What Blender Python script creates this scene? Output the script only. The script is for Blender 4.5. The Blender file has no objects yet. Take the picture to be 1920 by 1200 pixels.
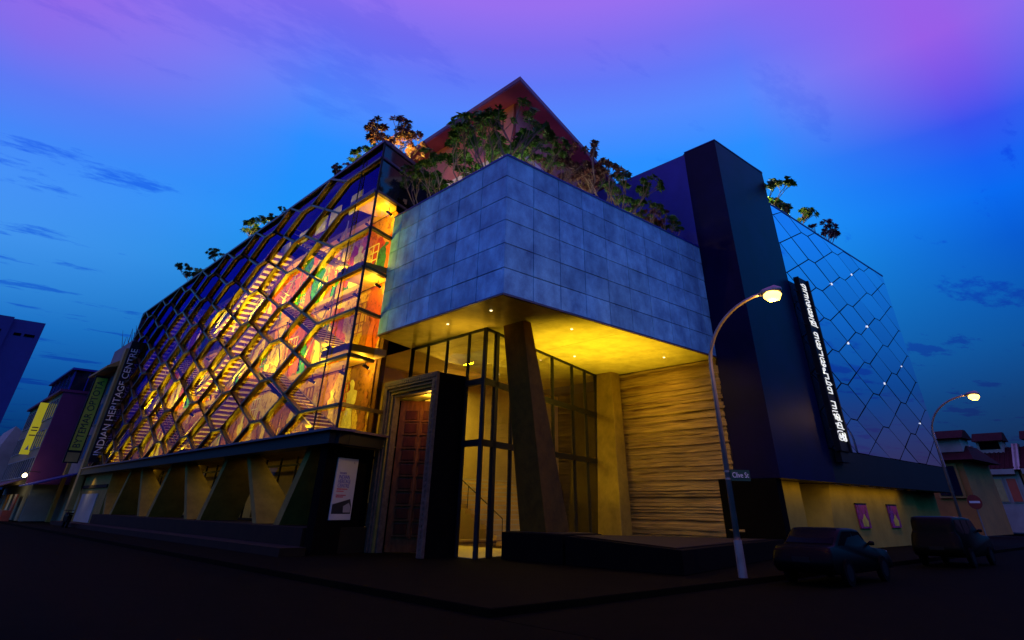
import bpy, bmesh, math, random
from mathutils import Vector, Matrix
random.seed(7)
S = bpy.context.scene
COL = S.collection

# ------------------------------------------------------------------ camera
cam_d = bpy.data.cameras.new('camera')
cam = bpy.data.objects.new('camera', cam_d); COL.objects.link(cam)
RGT = Vector((0.72762196, -0.68588346, 0.01140932))
DWN = Vector((0.37946143, 0.38858591, -0.83964874))
FWD = Vector((0.57146768, 0.61527626, 0.54300996))
EYE = Vector((-14.355, -16.6716, 1.6))
m = Matrix.Identity(4)
for i in range(3):
    m[i][0] = RGT[i]; m[i][1] = -DWN[i]; m[i][2] = -FWD[i]; m[i][3] = EYE[i]
cam.matrix_world = m
cam_d.sensor_width = 36.0
cam_d.lens = 1082.34 / 1920 * 36
cam_d.shift_x = (960 - 987.36) / 1920
cam_d.shift_y = -(600 - 254.87) / 1920
cam_d.clip_start = 0.1; cam_d.clip_end = 3000
S.camera = cam

# ------------------------------------------------------------------ view / cycles
S.view_settings.view_transform = 'Standard'
try: S.view_settings.look = 'None'
except Exception: pass
S.view_settings.exposure = 0.0
S.view_settings.gamma = 1.0
S.view_settings.use_curve_mapping = False
S.render.engine = 'CYCLES'
S.cycles.transparent_max_bounces = 24
S.cycles.max_bounces = 8
S.cycles.diffuse_bounces = 3
S.cycles.glossy_bounces = 4
S.cycles.caustics_reflective = False
S.cycles.caustics_refractive = False
S.cycles.sample_clamp_indirect = 4.0
S.cycles.use_denoising = True

def lin(c):
    return tuple(((v / 255.0) / 12.92 if v / 255.0 <= 0.04045 else ((v / 255.0 + 0.055) / 1.055) ** 2.4) for v in c)

# ------------------------------------------------------------------ world: dusk sky
W = bpy.data.worlds.new('World'); S.world = W; W.use_nodes = True
nt = W.node_tree; nt.nodes.clear()
def N(t, typ, **kw):
    n = t.nodes.new(typ)
    for k, v in kw.items(): setattr(n, k, v)
    return n
def setramp(r, stops, interp='LINEAR'):
    e = r.color_ramp.elements; r.color_ramp.interpolation = interp
    while len(e) > 1: e.remove(e[-1])
    e[0].position = stops[0][0]; e[0].color = (*stops[0][1], 1)
    for p, c in stops[1:]:
        x = e.new(p); x.color = (*c, 1)
def math_(t, op, a, b=None, clamp=False):
    n = N(t, 'ShaderNodeMath', operation=op); n.use_clamp = clamp
    for i, v in enumerate((a, b)):
        if v is None: continue
        if isinstance(v, (int, float)): n.inputs[i].default_value = v
        else: t.links.new(v, n.inputs[i])
    return n.outputs[0]
def mixc(t, fac, a, b, typ='MIX'):
    n = N(t, 'ShaderNodeMix', data_type='RGBA', blend_type=typ)
    for k, v in ((0, fac), (6, a), (7, b)):
        if isinstance(v, (int, float)): n.inputs[k].default_value = v
        elif isinstance(v, tuple): n.inputs[k].default_value = (*v, 1)
        else: t.links.new(v, n.inputs[k])
    return n.outputs[2]
tc = N(nt, 'ShaderNodeTexCoord')
sep = N(nt, 'ShaderNodeSeparateXYZ'); nt.links.new(tc.outputs['Generated'], sep.inputs[0])
el = math_(nt, 'DIVIDE', math_(nt, 'ARCSINE', sep.outputs[2]), math.pi / 2)
def sky_ramp(stops):
    r = N(nt, 'ShaderNodeValToRGB'); setramp(r, [(d / 90.0, lin(c)) for d, c in stops], 'LINEAR')
    nt.links.new(el, r.inputs[0]); return r.outputs[0]
left = sky_ramp([(0, (0, 8, 26)), (2.5, (2, 32, 75)), (5, (5, 62, 128)), (8, (14, 90, 172)), (11, (30, 118, 205)), (13.5, (52, 138, 224)), (17, (70, 150, 242)),
                 (21, (72, 145, 249)), (24, (70, 134, 249)), (27.5, (94, 120, 244)), (31, (130, 109, 236)), (35, (150, 105, 233)), (46, (152, 108, 240)), (60, (158, 98, 232)), (90, (150, 90, 220))])
mid = sky_ramp([(0, (0, 8, 30)), (3, (1, 36, 84)), (6, (3, 62, 125)), (9, (8, 84, 158)), (13, (15, 112, 192)), (18, (24, 140, 224)), (22, (30, 148, 246)), (26, (32, 144, 252)),
                (30, (42, 142, 255)), (34.5, (84, 136, 254)), (38, (97, 120, 248)), (41.5, (121, 112, 242)), (45.5, (151, 111, 240)), (54, (156, 100, 236)), (90, (150, 90, 220))])
right = sky_ramp([(0, (0, 8, 28)), (3, (0, 28, 62)), (7, (0, 52, 106)), (11, (0, 78, 154)), (14.5, (0, 86, 180)), (18, (0, 90, 208)), (21.5, (2, 104, 240)), (24, (20, 96, 242)),
                  (27, (52, 82, 238)), (30.5, (114, 86, 233)), (34.5, (150, 94, 232)), (45, (152, 98, 238)), (90, (150, 90, 220))])
# azimuth: 0 on the photograph's right, 1 on its left
dv = N(nt, 'ShaderNodeVectorMath', operation='DOT_PRODUCT')
nt.links.new(tc.outputs['Generated'], dv.inputs[0]); dv.inputs[1].default_value = (0.7277, -0.6859, 0)
hor = math_(nt, 'SQRT', math_(nt, 'SUBTRACT', 1.0, math_(nt, 'MULTIPLY', sep.outputs[2], sep.outputs[2])))
az = math_(nt, 'DIVIDE', dv.outputs['Value'], math_(nt, 'MAXIMUM', hor, 0.05))
fr = math_(nt, 'MULTIPLY', math_(nt, 'MAXIMUM', math_(nt, 'SUBTRACT', az, 0.42), 0.0), 4.0, True)
fr = math_(nt, 'MULTIPLY', fr, math_(nt, 'SUBTRACT', 1.0, math_(nt, 'MULTIPLY', math_(nt, 'MULTIPLY', math_(nt, 'SUBTRACT', az, 0.70), 4.5, True), 0.8)))
fl = math_(nt, 'MULTIPLY', math_(nt, 'MAXIMUM', math_(nt, 'SUBTRACT', math_(nt, 'MULTIPLY', az, -1.0), 0.42), 0.0), 3.0, True)
sky = mixc(nt, fr, mid, right); sky = mixc(nt, fl, sky, left)
# cloud deck: direction projected on a plane overhead
cz = math_(nt, 'MAXIMUM', sep.outputs[2], 0.04)
cmb = N(nt, 'ShaderNodeCombineXYZ')
nt.links.new(math_(nt, 'DIVIDE', sep.outputs[0], cz), cmb.inputs[0]); nt.links.new(math_(nt, 'DIVIDE', sep.outputs[1], cz), cmb.inputs[1])
mp = N(nt, 'ShaderNodeMapping'); nt.links.new(cmb.outputs[0], mp.inputs[0])
mp.inputs['Rotation'].default_value = (0, 0, math.radians(28)); mp.inputs['Scale'].default_value = (0.62, 1.5, 1); mp.inputs['Location'].default_value = (4.3, 1.9, 0)
n1 = N(nt, 'ShaderNodeTexNoise'); n1.inputs['Scale'].default_value = 1.5; n1.inputs['Detail'].default_value = 12; n1.inputs['Roughness'].default_value = 0.66
nt.links.new(mp.outputs[0], n1.inputs['Vector'])
r1 = N(nt, 'ShaderNodeValToRGB'); setramp(r1, [(0.56, (0, 0, 0)), (0.61, (1, 1, 1))]); nt.links.new(n1.outputs[0], r1.inputs[0])
ce = N(nt, 'ShaderNodeValToRGB'); setramp(ce, [(0.25, (1, 1, 1)), (0.33, (0.25, 0.25, 0.25))]); nt.links.new(el, ce.inputs[0])
sky = mixc(nt, math_(nt, 'MULTIPLY', math_(nt, 'MULTIPLY', r1.outputs[0], ce.outputs[0]), 0.72), sky, mixc(nt, 1.0, sky, (0.12, 0.38, 0.86), 'MULTIPLY'))
n2 = N(nt, 'ShaderNodeTexNoise'); n2.inputs['Scale'].default_value = 0.7; n2.inputs['Detail'].default_value = 5
nt.links.new(mp.outputs[0], n2.inputs['Vector'])
r2 = N(nt, 'ShaderNodeValToRGB'); setramp(r2, [(0.45, (0, 0, 0)), (0.75, (1, 1, 1))]); nt.links.new(n2.outputs[0], r2.inputs[0])
sky = mixc(nt, math_(nt, 'MULTIPLY', r2.outputs[0], 0.05), sky, mixc(nt, 1.0, sky, (1.25, 0.86, 0.88), 'MULTIPLY'))
# faint afterglow low in the sky across the street (it shows in the mirrored facade)
dg = N(nt, 'ShaderNodeVectorMath', operation='DOT_PRODUCT'); nt.links.new(tc.outputs['Generated'], dg.inputs[0]); dg.inputs[1].default_value = (0.90, -0.42, 0.09)
rg = N(nt, 'ShaderNodeValToRGB'); setramp(rg, [(0.90, (0, 0, 0)), (0.985, (1, 1, 1))]); nt.links.new(dg.outputs['Value'], rg.inputs[0])
gl = N(nt, 'ShaderNodeValToRGB'); setramp(gl, [(0.0, (0.3, 0.3, 0.3)), (0.035, (1, 1, 1)), (0.09, (0, 0, 0))]); nt.links.new(el, gl.inputs[0])
sky = mixc(nt, math_(nt, 'MULTIPLY', math_(nt, 'MULTIPLY', rg.outputs[0], gl.outputs[0]), 0.10), sky, lin((160, 110, 165)))
# the last of the daylight: a dim Nishita sky with the sun below the horizon
ns = N(nt, 'ShaderNodeTexSky', sky_type='NISHITA'); ns.sun_disc = False
ns.sun_elevation = math.radians(-3); ns.sun_rotation = math.radians(115)
bg1 = N(nt, 'ShaderNodeBackground'); nt.links.new(sky, bg1.inputs[0]); bg1.inputs[1].default_value = 1.0
bg2 = N(nt, 'ShaderNodeBackground'); nt.links.new(ns.outputs[0], bg2.inputs[0]); bg2.inputs[1].default_value = 0.02
ad = N(nt, 'ShaderNodeAddShader'); nt.links.new(bg1.outputs[0], ad.inputs[0]); nt.links.new(bg2.outputs[0], ad.inputs[1])
wo = N(nt, 'ShaderNodeOutputWorld'); nt.links.new(ad.outputs[0], wo.inputs[0])

# ------------------------------------------------------------------ materials
def mat(name, col, rough=0.6, metal=0.0, var=0.0, vscale=1.0, bump=0.0, bscale=30.0, stretch=(1, 1, 1), emit=None, estr=0.0, spec=0.5, objvar=0.0, coat=0.0, detail=6, col2=None, world=False):
    M = bpy.data.materials.new(name); M.use_nodes = True
    t = M.node_tree; b = t.nodes['Principled BSDF']
    b.inputs['Roughness'].default_value = rough; b.inputs['Metallic'].default_value = metal
    b.inputs['Specular IOR Level'].default_value = spec; b.inputs['Coat Weight'].default_value = coat
    b.inputs['Base Color'].default_value = (*col, 1)
    co = N(t, 'ShaderNodeTexCoord'); mpn = N(t, 'ShaderNodeMapping'); mpn.inputs['Scale'].default_value = stretch
    t.links.new(N(t, 'ShaderNodeNewGeometry').outputs['Position'] if world else co.outputs['Object'], mpn.inputs[0])
    c = None
    if var > 0:
        n = N(t, 'ShaderNodeTexNoise'); n.inputs['Scale'].default_value = vscale; n.inputs['Detail'].default_value = detail; n.inputs['Roughness'].default_value = 0.65
        t.links.new(mpn.outputs[0], n.inputs['Vector'])
        r = N(t, 'ShaderNodeValToRGB')
        a = col2 or tuple(v * (1 - var) for v in col)
        setramp(r, [(0.3, a), (0.7, tuple(min(1, v * (1 + var)) for v in col))]); t.links.new(n.outputs[0], r.inputs[0]); c = r.outputs[0]
    if objvar > 0:
        oi = N(t, 'ShaderNodeObjectInfo')
        f = math_(t, 'ADD', math_(t, 'MULTIPLY', oi.outputs['Random'], 2 * objvar), 1 - objvar)
        cm = N(t, 'ShaderNodeCombineXYZ')
        for i in range(3): t.links.new(f, cm.inputs[i])
        c = mixc(t, 1.0, c if c else col, cm.outputs[0], 'MULTIPLY')
    if c: t.links.new(c, b.inputs['Base Color'])
    if bump > 0:
        n = N(t, 'ShaderNodeTexNoise'); n.inputs['Scale'].default_value = bscale; n.inputs['Detail'].default_value = 5
        t.links.new(mpn.outputs[0], n.inputs['Vector'])
        bp = N(t, 'ShaderNodeBump'); bp.inputs['Strength'].default_value = bump; bp.inputs['Distance'].default_value = 0.03
        t.links.new(n.outputs[0], bp.inputs['Height']); t.links.new(bp.outputs[0], b.inputs['Normal'])
    if emit:
        b.inputs['Emission Color'].default_value = (*emit, 1); b.inputs['Emission Strength'].default_value = estr
    return M

def glass_mat(name, tint=(1, 1, 1), base=0.05, rough=0.0, refl=(1, 1, 1)):
    M = bpy.data.materials.new(name); M.use_nodes = True; t = M.node_tree; t.nodes.clear()
    tr = N(t, 'ShaderNodeBsdfTransparent'); tr.inputs[0].default_value = (*tint, 1)
    gl = N(t, 'ShaderNodeBsdfGlossy'); gl.inputs['Roughness'].default_value = rough; gl.inputs[0].default_value = (*refl, 1)
    fz = N(t, 'ShaderNodeFresnel'); fz.inputs[0].default_value = 1.5
    ge = N(t, 'ShaderNodeNewGeometry')   # a pane is a closed sheet: only its outer faces mirror
    f = math_(t, 'MULTIPLY', math_(t, 'ADD', math_(t, 'MULTIPLY', fz.outputs[0], 1.2), base, True), math_(t, 'SUBTRACT', 1.0, ge.outputs['Backfacing']))
    mx = N(t, 'ShaderNodeMixShader'); t.links.new(f, mx.inputs[0]); t.links.new(tr.outputs[0], mx.inputs[1]); t.links.new(gl.outputs[0], mx.inputs[2])
    o = N(t, 'ShaderNodeOutputMaterial'); t.links.new(mx.outputs[0], o.inputs[0])
    return M

def mural_mat(name, shift, pal):
    M = bpy.data.materials.new(name); M.use_nodes = True; t = M.node_tree; b = t.nodes['Principled BSDF']
    b.inputs['Roughness'].default_value = 0.7
    co = N(t, 'ShaderNodeTexCoord'); mpn = N(t, 'ShaderNodeMapping'); mpn.inputs['Location'].default_value = shift
    t.links.new(co.outputs['Object'], mpn.inputs[0])
    nz = N(t, 'ShaderNodeTexNoise'); nz.inputs['Scale'].default_value = 0.9; nz.inputs['Detail'].default_value = 4; t.links.new(mpn.outputs[0], nz.inputs['Vector'])
    wv = N(t, 'ShaderNodeVectorMath', operation='MULTIPLY_ADD'); t.links.new(nz.outputs['Color'], wv.inputs[0]); wv.inputs[1].default_value = (0.7, 0.7, 0.7); t.links.new(mpn.outputs[0], wv.inputs[2])
    sc = N(t, 'ShaderNodeMapping'); sc.inputs['Scale'].default_value = (0.4, 0.62, 0.42); t.links.new(wv.outputs[0], sc.inputs[0])
    vo = N(t, 'ShaderNodeTexVoronoi', feature='F1'); vo.inputs['Scale'].default_value = 1.0; t.links.new(sc.outputs[0], vo.inputs['Vector'])
    sx = N(t, 'ShaderNodeSeparateXYZ'); t.links.new(vo.outputs['Color'], sx.inputs[0])
    r = N(t, 'ShaderNodeValToRGB'); setramp(r, [(i / len(pal), c) for i, c in enumerate(pal)], 'CONSTANT'); t.links.new(sx.outputs[0], r.inputs[0])
    n2 = N(t, 'ShaderNodeTexNoise'); n2.inputs['Scale'].default_value = 3.2; n2.inputs['Detail'].default_value = 9; n2.inputs['Roughness'].default_value = 0.7
    t.links.new(mpn.outputs[0], n2.inputs['Vector'])
    r2 = N(t, 'ShaderNodeValToRGB'); setramp(r2, [(0.36, (0.10, 0.04, 0.01)), (0.44, (0.7, 0.5, 0.3)), (0.50, (1, 1, 1)), (0.60, (1.0, 0.95, 0.8)), (0.66, (0.45, 0.26, 0.10)), (0.70, (1, 0.9, 0.7))]); t.links.new(n2.outputs[0], r2.inputs[0])
    c = mixc(t, 0.92, r.outputs[0], r2.outputs[0], 'MULTIPLY')
    t.links.new(c, b.inputs['Base Color'])
    return M

M = {}
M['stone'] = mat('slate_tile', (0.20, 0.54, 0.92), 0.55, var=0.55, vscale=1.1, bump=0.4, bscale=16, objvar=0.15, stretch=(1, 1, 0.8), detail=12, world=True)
M['joint'] = mat('dark_joint', (0.05, 0.05, 0.06), 0.8, var=0.3)
M['black'] = mat('black_cladding', (0.005, 0.003, 0.036), 0.36, var=0.3, vscale=0.6, spec=0.12)
M['blackmatt'] = mat('matt_black_metal', (0.008, 0.008, 0.010), 0.55, var=0.3, vscale=2, spec=0.25)
M['nearblack'] = mat('near_black_wall', (0.004, 0.0032, 0.0022), 0.9, var=0.3, vscale=1, spec=0.05)
M['navy'] = mat('navy_render', (0.018, 0.030, 0.30), 0.45, var=0.25, vscale=0.5, spec=0.4)
M['frame'] = mat('bronze_frame', (0.10, 0.062, 0.016), 0.38, metal=0.35, var=0.35, vscale=3)
M['purplemetal'] = mat('dark_purple_metal', (0.10, 0.06, 0.10), 0.4, metal=0.3, var=0.3, vscale=2)
M['glass'] = glass_mat('facade_glass', (0.98, 0.92, 0.50), 0.03, 0.0, (0.03, 0.03, 0.72))
M['lobbyglass'] = glass_mat('lobby_glass', (0.95, 0.95, 0.86), 0.06)
M['mirror'] = mat('mirror_glass', (0.50, 0.68, 0.98), 0.015, metal=1.0, objvar=0.09)
M['soffit'] = mat('plaster_soffit', (0.62, 0.52, 0.16), 0.24, var=0.22, vscale=1.2, bump=0.1, bscale=6)
M['concrete'] = mat('ochre_concrete', (0.26, 0.18, 0.035), 0.7, spec=0.12, var=0.25, vscale=1.5, bump=0.2, bscale=12)
M['darkconc'] = mat('brown_concrete', (0.13, 0.056, 0.004), 0.6, spec=0.12, var=0.3, vscale=2.5, bump=0.2, bscale=10)
M['strata'] = mat('rammed_earth', (0.34, 0.22, 0.075), 0.75, var=0.45, vscale=2.2, stretch=(0.3, 0.25, 4.5), bump=0.5, bscale=6, detail=9)
M['canopy'] = mat('maroon_soffit', (0.24, 0.04, 0.15), 0.55, var=0.18, vscale=0.5)
M['salmon'] = mat('salmon_wall', (0.46, 0.15, 0.15), 0.7, var=0.18, vscale=0.8)
M['palestrip'] = mat('pale_strip', (0.6, 0.55, 0.55), 0.6)
M['wallwarm'] = mat('warm_plaster', (0.60, 0.44, 0.20), 0.75, var=0.15, vscale=1)
M['slab'] = mat('gallery_slab', (0.42, 0.24, 0.10), 0.6, var=0.2, vscale=1)
M['ceil'] = mat('gallery_ceiling', (0.62, 0.36, 0.12), 0.6, var=0.15, vscale=1.2)
M['cream'] = mat('cream_step', (0.66, 0.52, 0.28), 0.6, var=0.15, vscale=2)
M['steel'] = mat('brushed_rail', (0.5, 0.45, 0.38), 0.3, metal=0.8)
pal1 = [(0.62, 0.20, 0.02), (0.66, 0.40, 0.05), (0.80, 0.62, 0.22), (0.50, 0.08, 0.01), (0.70, 0.48, 0.10), (0.18, 0.07, 0.01), (0.66, 0.30, 0.03)]
pal2 = [(0.70, 0.40, 0.07), (0.015, 0.25, 0.17), (0.62, 0.14, 0.03), (0.80, 0.60, 0.30), (0.02, 0.14, 0.18), (0.66, 0.30, 0.05), (0.45, 0.03, 0.03)]
pal3 = [(0.66, 0.46, 0.06), (0.50, 0.22, 0.02), (0.74, 0.58, 0.16), (0.24, 0.10, 0.01), (0.62, 0.36, 0.04)]
M['mural1'] = mural_mat('mural_lower', (0, 3, 1), pal3)
M['mural2'] = mural_mat('mural_middle', (0, 11, 5), pal1)
M['mural3'] = mural_mat('mural_upper', (0, 7.3, 9), pal2)
M['fig1'] = mat('figure_ochre', (0.75, 0.48, 0.14), 0.7, var=0.6, vscale=5, detail=9)
M['fig2'] = mat('figure_sepia', (0.28, 0.09, 0.03), 0.7, var=0.6, vscale=5, detail=9)
M['fig3'] = mat('figure_cream', (0.85, 0.74, 0.5), 0.7, var=0.4, vscale=5, detail=9)
M['fig4'] = mat('figure_teal', (0.03, 0.33, 0.25), 0.7, var=0.4, vscale=3, detail=9)
M['fig5'] = mat('figure_red', (0.50, 0.10, 0.02), 0.7, var=0.4, vscale=3, detail=9)
M['wood'] = mat('carved_red_wood', (0.13, 0.042, 0.010), 0.45, spec=0.12, var=0.45, vscale=6, stretch=(1, 1, 0.3), bump=0.3, bscale=20)
M['woodpanel'] = mat('dark_wood_panel', (0.055, 0.012, 0.003), 0.4, spec=0.12, var=0.4, vscale=6, stretch=(1, 1, 0.3))
M['carved'] = mat('carved_frame', (0.12, 0.08, 0.05), 0.55, spec=0.12, var=0.35, vscale=5, bump=0.8, bscale=9)
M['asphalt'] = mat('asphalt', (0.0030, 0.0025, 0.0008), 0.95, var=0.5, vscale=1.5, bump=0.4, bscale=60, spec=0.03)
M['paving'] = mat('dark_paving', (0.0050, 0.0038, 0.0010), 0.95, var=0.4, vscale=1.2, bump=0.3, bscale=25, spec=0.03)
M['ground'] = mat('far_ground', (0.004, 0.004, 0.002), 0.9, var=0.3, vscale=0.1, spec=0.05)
M['plinth'] = mat('brown_plinth', (0.018, 0.010, 0.002), 0.9, var=0.3, vscale=1, spec=0.2)
M['white'] = mat('white_print', (0.5, 0.49, 0.48), 0.6, var=0.05)
M['lettering'] = mat('pale_lettering', (0.80, 0.80, 0.78), 0.5)
M['blueink'] = mat('violet_print', (0.08, 0.05, 0.40), 0.6)
M['redink'] = mat('red_print', (0.55, 0.05, 0.08), 0.6)
M['blackink'] = mat('black_print', (0.015, 0.015, 0.02), 0.6)
M['greyink'] = mat('grey_print', (0.3, 0.3, 0.32), 0.6)
M['signglow'] = mat('lit_letters', (0.8, 0.8, 0.75), 0.4, emit=(0.92, 0.93, 0.85), estr=0.85)
M['lampglow'] = mat('sodium_lamp', (1, 0.7, 0.2), 0.3, emit=(1.0, 0.56, 0.07), estr=8)
M['lampglow2'] = mat('warm_lamp', (1, 0.8, 0.4), 0.3, emit=(1.0, 0.78, 0.35), estr=14)
M['led'] = mat('facade_led', (1, 1, 1), 0.3, emit=(0.9, 0.95, 1.0), estr=0.9)
M['downlight'] = mat('downlight_disc', (1, 0.9, 0.6), 0.3, emit=(1, 0.85, 0.45), estr=2.5)
M['galv'] = mat('galvanised_pole', (0.34, 0.28, 0.24), 0.42, metal=0.5, var=0.2, vscale=3)
M['bark'] = mat('pale_bark', (0.30, 0.20, 0.13), 0.8, var=0.3, vscale=6)
M['leaf'] = mat('plumeria_leaf', (0.05, 0.17, 0.015), 0.5, var=0.45, vscale=1.4, objvar=0.25)
M['leafred'] = mat('reddish_leaf', (0.16, 0.055, 0.06), 0.5, var=0.45, vscale=1.4, objvar=0.2)
M['darkleaf'] = mat('street_tree_leaf', (0.03, 0.05, 0.02), 0.6, var=0.4, vscale=1)
M['yellowsign'] = mat('yellow_lightbox', (0.75, 0.65, 0.03), 0.5, var=0.25, vscale=0.6, emit=(0.42, 0.36, 0.01), estr=0.55)
M['yellowsign2'] = mat('yellow_signboard', (0.62, 0.55, 0.03), 0.5, var=0.15, vscale=0.8)
M['purple'] = mat('purple_render', (0.13, 0.02, 0.08), 0.7, var=0.2, vscale=0.4)
M['greywall'] = mat('grey_render', (0.24, 0.22, 0.19), 0.75, var=0.2, vscale=0.5)
M['creamwall'] = mat('cream_render', (0.34, 0.25, 0.10), 0.75, var=0.2, vscale=0.4)
M['goldtrim'] = mat('ochre_trim', (0.45, 0.27, 0.05), 0.6, var=0.2, vscale=1)
M['orangewall'] = mat('orange_render', (0.45, 0.20, 0.03), 0.7, var=0.25, vscale=0.5)
M['streetwall'] = mat('ochre_street_wall', (0.34, 0.24, 0.045), 0.8, spec=0.12, var=0.2, vscale=0.9)
M['whitewall'] = mat('white_render', (0.33, 0.33, 0.24), 0.75, var=0.2, vscale=0.5)
M['shutterred'] = mat('red_shutter', (0.50, 0.09, 0.03), 0.55, var=0.15, vscale=2)
M['shutterblue'] = mat('blue_shutter', (0.02, 0.16, 0.32), 0.55, var=0.15, vscale=2)
M['shutteryel'] = mat('yellow_shutter', (0.42, 0.36, 0.10), 0.55, var=0.15, vscale=2)
M['rooftile'] = mat('clay_roof_tile', (0.035, 0.011, 0.009), 0.85, spec=0.1, var=0.3, vscale=2)
M['darkglass'] = mat('dark_window_glass', (0.012, 0.014, 0.03), 0.08, spec=0.6)
M['towerwall'] = mat('tower_block_wall', (0.03, 0.045, 0.20), 0.8, var=0.12, vscale=0.2)
M['awning'] = mat('awning_cloth', (0.10, 0.05, 0.03), 0.7, var=0.3, vscale=1)
M['awningblue'] = mat('blue_awning', (0.02, 0.03, 0.14), 0.7, var=0.3, vscale=1)
M['streetgreen'] = mat('street_sign_green', (0.015, 0.06, 0.03), 0.5)
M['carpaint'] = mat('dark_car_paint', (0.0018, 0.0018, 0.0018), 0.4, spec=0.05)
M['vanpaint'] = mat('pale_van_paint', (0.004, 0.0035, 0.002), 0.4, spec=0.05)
M['tyre'] = mat('tyre_rubber', (0.004, 0.004, 0.004), 0.9, spec=0.05)
M['rim'] = mat('alloy_rim', (0.012, 0.012, 0.011), 0.6, spec=0.08)
M['redlens'] = mat('tail_lens', (0.06, 0.004, 0.004), 0.25)
M['clearlens'] = mat('head_lens', (0.4, 0.4, 0.38), 0.15)
M['banner1'] = mural_mat('purple_banner_print', (3, 2, 0.4), [(0.16, 0.02, 0.30), (0.30, 0.02, 0.20), (0.05, 0.03, 0.30), (0.22, 0.02, 0.26)])
M['bannery'] = mat('banner_yellow', (0.55, 0.45, 0.05), 0.6, var=0.3, vscale=4)
M['signred'] = mat('traffic_red', (0.22, 0.015, 0.01), 0.4)
M['carglass'] = mat('car_glass', (0.002, 0.002, 0.003), 0.2, spec=0.12)

# ------------------------------------------------------------------ mesh helpers
class MB:
    def __init__(s): s.v = []; s.f = []
    def add(s, vs, fs):
        o = len(s.v); s.v += [tuple(p) for p in vs]; s.f += [tuple(i + o for i in f) for f in fs]; return s
    def box(s, a, b):
        x0, y0, z0 = (min(a[i], b[i]) for i in range(3)); x1, y1, z1 = (max(a[i], b[i]) for i in range(3))
        return s.add([(x0, y0, z0), (x1, y0, z0), (x1, y1, z0), (x0, y1, z0), (x0, y0, z1), (x1, y0, z1), (x1, y1, z1), (x0, y1, z1)],
                     [(3, 2, 1, 0), (4, 5, 6, 7), (0, 1, 5, 4), (1, 2, 6, 5), (2, 3, 7, 6), (3, 0, 4, 7)])
    def hexa(s, p):   # 8 points: bottom ring, top ring
        return s.add(p, [(3, 2, 1, 0), (4, 5, 6, 7), (0, 1, 5, 4), (1, 2, 6, 5), (2, 3, 7, 6), (3, 0, 4, 7)])
    def ext(s, poly, vec):   # polygon of 3D points extruded by a vector
        n = len(poly); v = Vector(vec); p = [Vector(q) for q in poly]
        return s.add(p + [q + v for q in p], [tuple(range(n - 1, -1, -1)), tuple(range(n, 2 * n))] + [(i, (i + 1) % n, n + (i + 1) % n, n + i) for i in range(n)])
    def bar(s, a, b, w, d, up):   # beam from a to b; d along 'up', w across
        a = Vector(a); b = Vector(b); t = (b - a).normalized(); u = Vector(up).normalized(); c = t.cross(u).normalized() * (w / 2); u = u * (d / 2)
        return s.hexa([a - c - u, a + c - u, a + c + u, a - c + u, b - c - u, b + c - u, b + c + u, b - c + u])
    def tube(s, pts, rs, n=8):
        pts = [Vector(p) for p in pts]; rings = []
        if isinstance(rs, (int, float)): rs = [rs] * len(pts)
        ref = Vector((0, 0, 1))
        for i, p in enumerate(pts):
            t = (pts[min(i + 1, len(pts) - 1)] - pts[max(i - 1, 0)]).normalized()
            r = ref if abs(t.dot(ref)) < 0.95 else Vector((1, 0, 0))
            a = t.cross(r).normalized(); b = a.cross(t).normalized()
            rings.append([p + (a * math.cos(2 * math.pi * k / n) + b * math.sin(2 * math.pi * k / n)) * rs[i] for k in range(n)])
        vs = [q for r in rings for q in r]; fs = []
        for i in range(len(pts) - 1):
            for k in range(n):
                fs.append((i * n + k, i * n + (k + 1) % n, (i + 1) * n + (k + 1) % n, (i + 1) * n + k))
        fs.append(tuple(range(n - 1, -1, -1))); fs.append(tuple((len(pts) - 1) * n + k for k in range(n)))
        return s.add(vs, fs)
    def disc(s, c, axis, r, th, n=16):
        c = Vector(c); t = Vector(axis).normalized(); rr = Vector((0, 0, 1)) if abs(t.z) < 0.9 else Vector((1, 0, 0))
        a = t.cross(rr).normalized(); b = a.cross(t)
        return s.ext([c + (a * math.cos(2 * math.pi * k / n) + b * math.sin(2 * math.pi * k / n)) * r for k in range(n)], t * th)
    def mesh(s, name, mt):
        me = bpy.data.meshes.new(name); me.from_pydata(s.v, [], s.f); me.validate()
        bm = bmesh.new(); bm.from_mesh(me); bmesh.ops.recalc_face_normals(bm, faces=bm.faces); bm.to_mesh(me); bm.free()
        if mt: me.materials.append(mt)
        return me
    def build(s, name, mt, parent=None, bevel=0.0, smooth=False):
        o = bpy.data.objects.new(name, s.mesh(name, mt)); COL.objects.link(o)
        if parent: attach(o, parent)
        if bevel: bv = o.modifiers.new('bevel', 'BEVEL'); bv.width = bevel; bv.segments = 2; bv.limit_method = 'ANGLE'
        if smooth:
            for p in o.data.polygons: p.use_smooth = True
        return o
WORLD = {}
def attach(o, parent):
    o.parent = parent
    o.matrix_parent_inverse = WORLD.get(parent.name, Matrix.Identity(4)).inverted()
    WORLD[o.name] = Matrix.Identity(4)
def thing(name, label, cat, loc=(0, 0, 0), group=None):
    o = bpy.data.objects.new(name, None); COL.objects.link(o); o.location = loc
    o.empty_display_size = 0.3
    WORLD[o.name] = Matrix.Translation(Vector(loc))
    return tag(o, label, cat, group)
def tag(o, label, cat, group=None):
    o['label'] = label; o['category'] = cat
    if group: o['group'] = group
    return o
def struct(o, kind='structure'):
    o['kind'] = kind; return o
def copy_thing(root, loc, rot, label, scale=1.0):
    r = root.copy(); COL.objects.link(r); r.location = loc; r.rotation_euler = (0, 0, rot); r.scale = (scale,) * 3; r['label'] = label
    for ch in root.children:
        c = ch.copy(); COL.objects.link(c); c.parent = r
        for g in ch.children:
            d = g.copy(); COL.objects.link(d); d.parent = c
    return r
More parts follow.
